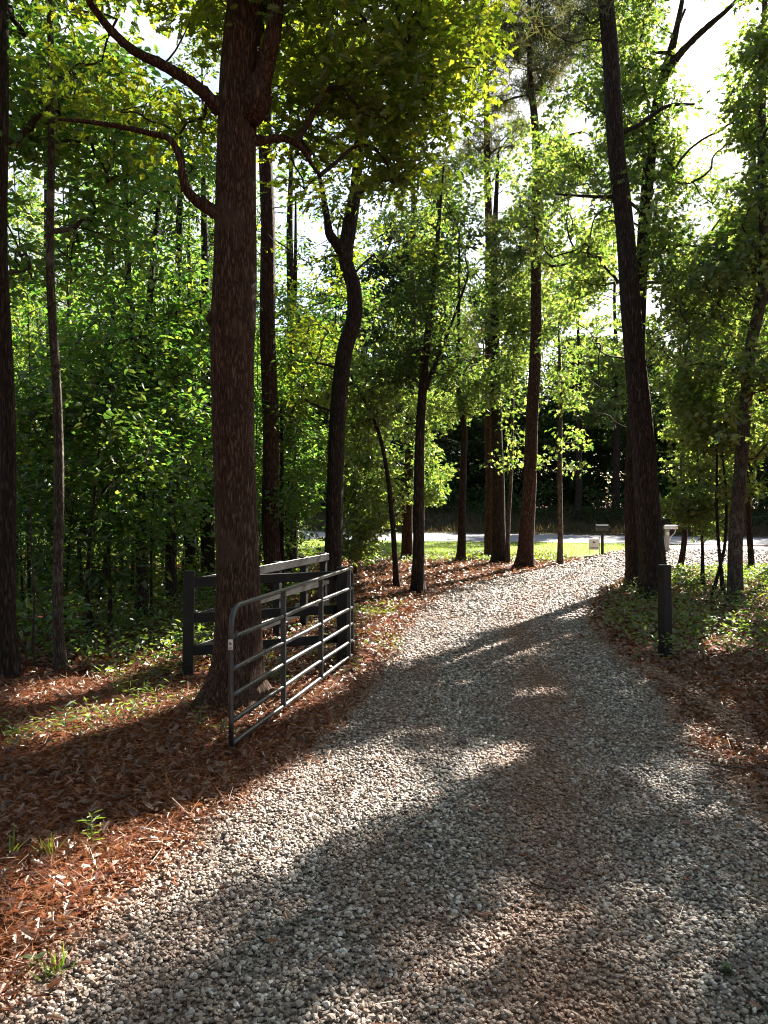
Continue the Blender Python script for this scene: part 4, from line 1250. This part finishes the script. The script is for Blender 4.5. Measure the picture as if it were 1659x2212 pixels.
tree('young_tree', 'thin bent stem crossing a straighter one in front of the bright drive entrance', 'tree',
     [(1537, 1290, 8), (1552, 1230, 7), (1566, 1170, 7), (1570, 1080, 6), (1560, 950, 4), (1556, 860, 2)], 18.0,
     [(1560, 900, 60, 90, 18, 1, 40), (1570, 1060, 40, 30, 18, .6, 8)], 'sun', 'bark_dark', sides=8)
tree('young_tree', 'straight thin stem just left of the blotchy leaning trunk', 'tree',
     [(1563, 1296, 9), (1556, 1200, 8), (1550, 1100, 7), (1548, 980, 5), (1546, 860, 3)], 17.6,
     [(1540, 850, 70, 80, 17.6, 1, 34)], 'sun', 'bark_dark', sides=8)
tree('young_tree', 'thin trunk in the bright gap just right of the blotchy leaning trunk', 'tree',
     [(1624, 1250, 14), (1620, 1150, 13), (1616, 1000, 12), (1622, 850, 9), (1628, 700, 6)], 22.2,
     [(1630, 760, 80, 110, 22.2, 1.4, 50), (1650, 940, 60, 60, 22, 1, 20)], 'sun', 'bark_dark', sides=8)
tree('broadleaf_tree', 'narrow dark trunk in the left wood seen between the pine and the S-curved trunk', 'tree',
     [(628, 1262, 18), (628, 1100, 17), (630, 950, 16), (632, 800, 13), (636, 600, 9), (640, 420, 4)], 20.0,
     [(650, 720, 80, 120, 20, 1.6, 60), (640, 980, 60, 90, 19.5, 1.2, 34)], 'wood', 'bark_dark')
tree('young_tree', 'thin sapling close beside the right flank of the reddish pine', 'tree',
     [(612, 1290, 11), (610, 1150, 10), (608, 1000, 9), (606, 880, 6)], 17.2,
     [(620, 870, 60, 100, 17.4, 1.0, 30), (640, 1090, 50, 60, 17, .8, 16)], 'wood', 'bark_dark', sides=8)
tree('young_tree', 'slim grey sapling right of the S-curved trunk', 'tree',
     [(768, 1232, 7), (768, 1120, 7), (766, 1000, 6), (764, 880, 4)], 22.8,
     [(780, 960, 70, 90, 22.8, 1.3, 46), (800, 1090, 60, 70, 22.6, 1.2, 36), (770, 1170, 50, 40, 22.4, 1, 20)], 'sun', 'bark_pale', sides=8)

for (label_, u0, Y0, w0) in (('slim dark trunk beyond the road with an airy sunlit crown, behind the pale sapling', 1249, 55.5, 13), ('dark trunk beyond the road half hidden by the massive leaning trunk, airy crown', 1330, 57.5, 15)):
    tree('broadleaf_tree', label_, 'tree',
         [(u0, 1122, w0 + 3), (u0 + 1, 1040, w0), (u0 + 2, 900, w0 - 3), (u0, 740, w0 - 6), (u0 - 3, 600, 5), (u0 - 3, 480, 3)], Y0,
         [(u0, 760, 95, 120, Y0, 3.2, 120), (u0 - 10, 590, 90, 110, Y0, 3.2, 100), (u0 + 40, 880, 60, 50, Y0, 2.4, 30)], 'sun', 'bark_dark', sides=10, view=False, sun_p=.2, size=(.2, .32), r0=.012)

# trees on the right whose crowns shade the drive; they stand beside and just beyond the right edge of the view
RIGHT = [(7.0, 8.4, 10, 2.0, 'dark'), (9.6, 12.2, 13, 2.6, 'wood'), (11.4, 15.6, 15, 2.8, 'wood'), (13.4, 19.5, 16, 3.0, 'wood'), (11.2, 22.6, 13, 2.4, 'sun'), (10.4, 18.2, 9, 1.7, 'sun'), (15.0, 16.0, 15, 3.0, 'wood'), (5.6, 5.4, 9.5, 1.6, 'dark'), (12.4, 9.5, 14, 2.8, 'wood'), (8.6, 6.0, 11, 2.2, 'wood')]


def wild_tree(name, x, y, H, rc, leaf, label, cat='tree', group=None, bark='bark_dark', n=None, zlo=.30, carve=True, view=True, r=None, per=None, twig=.007, size=None, rad=None, fill=0):
    base = np.array([x, y, float(hgt(x, y))])
    root = thing(name, base, label, cat, group)
    lean = rng.normal(0, .25, 2)
    path = [base + np.array([0, 0, -.12]), base + np.array([lean[0] * .15, lean[1] * .15, H * .3]), base + np.array([lean[0] * .6, lean[1] * .6, H * .65]), base + np.array([lean[0], lean[1], H * .97])]
    r = r or H * .0125
    tb = Build()
    tp, _ = add_trunk(tb, path, [r, r * .8, r * .5, r * .1], 12, .5)
    tb.build('trunk', M[bark], root, origin=base)
    n = n or int(7 * rc * rc * H * .12 + 12)
    z = base[2] + H * (zlo + (1.02 - zlo) * rng.random(n))
    zf = (z - base[2]) / H
    shape = np.clip(np.sin(np.clip((zf - zlo) / (1.03 - zlo), 0, 1) * math.pi * .92 + .22), .12, 1)
    a = rng.random(n) * 6.283; q = np.sqrt(rng.uniform(.06, 1, n)) * rc * shape
    C = np.stack([x + lean[0] * zf + q * np.cos(a), y + lean[1] * zf + q * np.sin(a), z], -1)
    if fill:
        C = np.vstack([C, infill((x, y), rc * 1.05, (base[2] + H * .22, base[2] + H * 1.02), fill)])
    cb = Build()
    crown_mesh(cb, tp[tp[:, 2] > base[2] + H * zlo * .6], C, leaf, 1, carve, view, per, rad, twig, size, cap=.4 * r)
    cb.build('crown', [M[LEAFSET[leaf]['mat']], M['twig']], root, origin=base)
    return root


for i, (x, y, H, rc, lf) in enumerate(RIGHT):
    wild_tree('broadleaf_tree', x, y, H, rc, lf, 'leafy tree of the sunlit wood on the right of the drive', 'tree', 'trees of the right-hand wood', n=int(14 + 4 * H), fill=100)

# ------------------------------------------------------------------ the wood on the left: repeats copied from a few trees
protos = []
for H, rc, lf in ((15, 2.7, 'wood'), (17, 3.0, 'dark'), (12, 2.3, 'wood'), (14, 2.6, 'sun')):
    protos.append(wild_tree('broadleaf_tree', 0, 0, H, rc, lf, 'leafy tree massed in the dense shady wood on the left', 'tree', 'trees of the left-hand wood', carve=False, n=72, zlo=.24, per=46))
spots = []
tries = 0
while len(spots) < 26 and tries < 9000:
    tries += 1
    y = rng.uniform(17.5, 48); x = rng.uniform(-.62 * y - 3, -.035 * y - 1.6)
    if y > 28 and x > -.10 * y - 2.0: continue
    if min([9] + [math.hypot(x - a, y - b) for a, b in spots]) < 2.5: continue
    spots.append((x, y))
for i, (x, y) in enumerate(spots):
    o = protos[i] if i < len(protos) else copy_tree(protos[int(rng.integers(0, 4))])
    o.location = (x, y, float(hgt(x, y)))
    o.rotation_euler.z = rng.random() * 6.28
    s_ = rng.uniform(.8, 1.1); o.scale = (s_, s_, s_)
sap = []
for H, rc, lf in ((4.2, 1.3, 'wood'), (5.4, 1.5, 'wood'), (3.2, 1.2, 'dark')):
    sap.append(wild_tree('young_tree', 0, 0, H, rc, lf, 'leafy sapling of the understorey in the left wood', 'sapling', 'saplings under the left-hand wood', carve=False, n=30, zlo=.22, r=.026, per=60))
spots2 = []
tries = 0
while len(spots2) < 64 and tries < 9000:
    tries += 1
    y = rng.uniform(11.3, 38); x = rng.uniform(-.55 * y - 1, -.05 * y - 1.2)
    if y > 20 and x > -.07 * y - 1.2: continue
    if -3.4 < x < 0.6 and y < 16.5: continue
    if min([9] + [math.hypot(x - a, y - b) for a, b in spots2]) < 1.25: continue
    spots2.append((x, y))
for i, (x, y) in enumerate(spots2):
    o = sap[i] if i < len(sap) else copy_tree(sap[int(rng.integers(0, 3))])
    o.location = (x, y, float(hgt(x, y)))
    o.rotation_euler.z = rng.random() * 6.28
    s_ = rng.uniform(.75, 1.2); o.scale = (s_, s_, s_)

pole = []
for H, rc, lf in ((11, 1.2, 'wood'), (9, 1.1, 'wood'), (13, 1.3, 'sun')):
    pole.append(wild_tree('young_tree', 0, 0, H, rc, lf, 'thin bare-stemmed young tree reaching up inside the left wood', 'tree', 'thin poles in the left-hand wood', carve=False, n=26, zlo=.45, r=.05))
for i in range(16):
    y = rng.uniform(11.5, 27); x = rng.uniform(-.5 * y, -.12 * y - .8)
    o = pole[i] if i < 3 else copy_tree(pole[int(rng.integers(0, 3))])
    o.location = (x, y, float(hgt(x, y))); o.rotation_euler = (rng.normal(0, .05), rng.normal(0, .05), rng.random() * 6.28)
    s_ = rng.uniform(.7, 1.2); o.scale = (s_, s_, s_)

# the wood beyond the road
fp = []
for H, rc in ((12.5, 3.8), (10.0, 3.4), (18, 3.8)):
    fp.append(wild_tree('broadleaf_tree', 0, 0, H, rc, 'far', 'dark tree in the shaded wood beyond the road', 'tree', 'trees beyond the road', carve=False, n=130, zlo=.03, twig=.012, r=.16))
fs = []
for row in range(5):
    for k_ in range(22):
        x = -46 + 5.0 * k_ + rng.normal(0, .8) + 2.4 * (row % 2)
        y = 66 - .22 * x + 4.2 * row + rng.normal(0, .7)
        fs.append((x, y))
for i, (x, y) in enumerate(fs):
    o = fp[i] if i < 3 else copy_tree(fp[int(rng.integers(0, 3))])
    o.location = (x, y, float(hgt(x, y)) - .1)
    o.rotation_euler.z = rng.random() * 6.28
    s_ = rng.uniform(.85, 1.1) * (1.0 + (.2 if x < 8 else .05) * (i // 22)); o.scale = (min(s_, 1.3), min(s_, 1.3), s_)

# trees added behind and beside the viewer to cut skylight on the drive
for i in range(20):
    sd = -1 if i % 2 else 1
    y = -14 + 1.05 * i + rng.normal(0, .5); x = sd * rng.uniform(4.6, 9.5) + (.6 if sd > 0 else -.4)
    if y > 3.0: x = -rng.uniform(6.5, 10)
    o = copy_tree(protos[int(rng.integers(0, 4))])
    o['label'] = 'leafy tree added behind and beside the viewer to block skylight'; o['group'] = 'trees added behind the viewer'
    o.location = (x, y, float(hgt(x, y))); o.rotation_euler.z = rng.random() * 6.28
    s_ = rng.uniform(1.0, 1.25); o.scale = (s_ * 1.15, s_ * 1.15, s_)

# ------------------------------------------------------------------ low plants
def cover(b, x, y, r, hgt_, n, size, kind='simple', mat=0):
    k = len(x)
    a = rng.random((k, n)) * 6.283; q = np.sqrt(rng.random((k, n))) * r
    X = x[:, None] + q * np.cos(a); Y = y[:, None] + q * np.sin(a)
    Z = hgt(X, Y) + .02 + rng.random((k, n)) * np.asarray(hgt_).reshape(-1, 1)
    P = np.stack([X, Y, Z], -1).reshape(-1, 3)
    m = len(P)
    nn = rng.normal(0, .45, (m, 3)); nn[:, 2] += 1
    t = rng.normal(0, 1, (m, 3)); t[:, 2] *= .3
    add_leaves(b, P, rng.uniform(size[0], size[1], m), t, nn, kind, mat)


cb = Build()
cx_ = rng.uniform(3.6, 11.5, 560); cy_ = rng.uniform(10.2, 23, 560)
l, r_ = drive_edges(cy_)
ok = (cx_ > r_ + rng.uniform(.1, .6, 560)) & ~((cy_ > 20.5) & (cx_ > 6))
cover(cb, cx_[ok], cy_[ok], .42, .34, 24, (.05, .10))
cx_ = rng.uniform(-3.4, .2, 150); cy_ = rng.uniform(9.6, 16, 150)
l, r_ = drive_edges(cy_)
ok = cx_ < l - .5
cover(cb, cx_[ok], cy_[ok], .35, .12, 16, (.04, .08))
cx_ = rng.uniform(-8, -2.3, 420); cy_ = rng.uniform(9.7, 17, 420)
cover(cb, cx_, cy_, .40, rng.uniform(.1, .5, 420), 22, (.05, .10))
cy_ = rng.uniform(16, 34, 900); cx_ = rng.uniform(-.52 * cy_, -.06 * cy_ - .8)
cover(cb, cx_, cy_, .55, rng.uniform(.15, .8, 900), 18, (.09, .17))
cx_ = rng.uniform(-1.5, 6.5, 200); cy_ = rng.uniform(26.5, 30.5, 200)
l, r_ = drive_edges(cy_)
ok = cx_ < l - .3
cover(cb, cx_[ok], cy_[ok], .30, .16, 14, (.06, .12))
for (u, v, n) in ((60, 1600, 9), (280, 1545, 7), (330, 1475, 8), (360, 1450, 7), (300, 1500, 6), (215, 1560, 5), (180, 1590, 4), (420, 1520, 4), (250, 1470, 5), (600, 1470, 5), (690, 1430, 5), (840, 1400, 5), (800, 1330, 5)):
    x0, y0 = G(u, v)
    cover(cb, x0 + rng.normal(0, .16, n), y0 + rng.normal(0, .16, n), .16, .14, 16, (.04, .09), 'lance')
cx_ = rng.uniform(6.4, 17, 420); top_ = 21.0 + (cx_ - 6.4) * .46; cy_ = top_ - rng.exponential(1.3, 420)
cover(cb, cx_, cy_, .42, .30, 20, (.06, .12))
tag(cb.build('ground_cover', M['cover_leaf']), 'low leafy weeds and vines carpeting the ground under the trees', 'ground cover', kind='stuff')


def weed(name, label, u, v, h, n, kind, size, spread=.5, cat='plant', mat='grass', stem=True):
    x, y = G(u, v)
    base = np.array([x, y, float(hgt(x, y))])
    root = thing(name, base, label, cat)
    b = Build()
    if kind == 'blade':
        P = base + rng.normal(0, .018, (n, 3)) * np.array([1, 1, 0])
        t = rng.normal(0, spread, (n, 3)); t[:, 2] = 1
        add_leaves(b, P, rng.uniform(.6, 1.1, n) * h, t, rng.normal(0, 1, (n, 3)), 'blade')
        b.build('blades', M[mat], root, origin=base)
        return
    z = np.linspace(.25, 1, n)
    lean = rng.normal(0, .12, 2)
    P = base + np.stack([lean[0] * z * h, lean[1] * z * h, z * h], -1)
    a = np.arange(n) * 2.4
    t = np.stack([np.cos(a), np.sin(a), np.full(n, .25)], -1)
    nn = np.stack([-.25 * np.cos(a), -.25 * np.sin(a), np.ones(n)], -1)
    add_leaves(b, P, rng.uniform(size * .7, size * 1.2, n), t, nn, kind)
    b.build('foliage', M[mat], root, origin=base)
    s_ = Build()
    s_.tube([base - np.array([0, 0, .02]), base + np.array([lean[0] * h * .5, lean[1] * h * .5, h * .5]), base + np.array([lean[0] * h, lean[1] * h, h])], [.004, .0035, .002], 6)
    s_.build('stem', M['cover_leaf'], root, origin=base)


weed('weed_plant', 'upright weed with narrow pale leaves at the edge of the sunlit gravel', 198, 1835, .21, 17, 'lance', .085)
weed('weed_plant', 'small weed with pale narrow leaves in front of the gate foot', 437, 1583, .22, 9, 'lance', .12)
weed('weed_plant', 'low silvery weed touching the near foot of the gate', 487, 1590, .12, 9, 'lance', .13)
weed('weed_plant', 'taller feathery weed on the bank between slender trunk and corner post', 258, 1510, .32, 26, 'lance', .10)
weed('weed_plant', 'round-leaved weed on bare red soil by the lower left edge of the gravel', 72, 2090, .05, 6, 'simple', .07, mat='cover_leaf')
weed('weed_plant', 'tiny green plant growing up through the gravel of the drive', 1568, 2112, .06, 16, 'simple', .035, mat='cover_leaf')
weed('weed_plant', 'broad-leaved weed drooping over sunlit litter, left of the gate', 145, 1590, .26, 12, 'lance', .15, mat='cover_leaf')
weed('grass_tuft', 'short bright grass tuft at the gravel edge beside the round-leaved weed', 118, 2115, .12, 40, 'blade', .1, .7)
weed('grass_tuft', 'yellow-green grass tuft left of the upright narrow-leaved weed', 105, 1850, .15, 18, 'blade', .1, .35)
weed('grass_tuft', 'sparse grass blades at the left border of the litter', 25, 1850, .18, 6, 'blade', .1, .6)


def stick(label, u, v, L, r, rz):
    x, y = G(u, v)
    z = float(hgt(x, y)) + .045
    n_ = 7
    t = np.linspace(-.5, .5, n_)
    P = np.stack([x + L * t * math.cos(rz), y + L * t * math.sin(rz), z + .012 * np.sin(t * 7)], -1) + rng.normal(0, .006, (n_, 3))
    b = Build(); b.tube(P, np.linspace(r, r * .5, n_), 7)
    tag(b.build('stick', M['bark_pale'], None, origin=(x, y, z)), label, 'stick')


stick('short pale stick lying across the middle of the shaded gravel', 1190, 1938, .22, .006, -.5)
stick('pale broken stick in the gravel at the lower right corner', 1640, 2185, .18, .009, 1.9)
stick('long thin fallen stick on the litter at the right edge of the gravel', 1618, 1672, .55, .008, -.35)
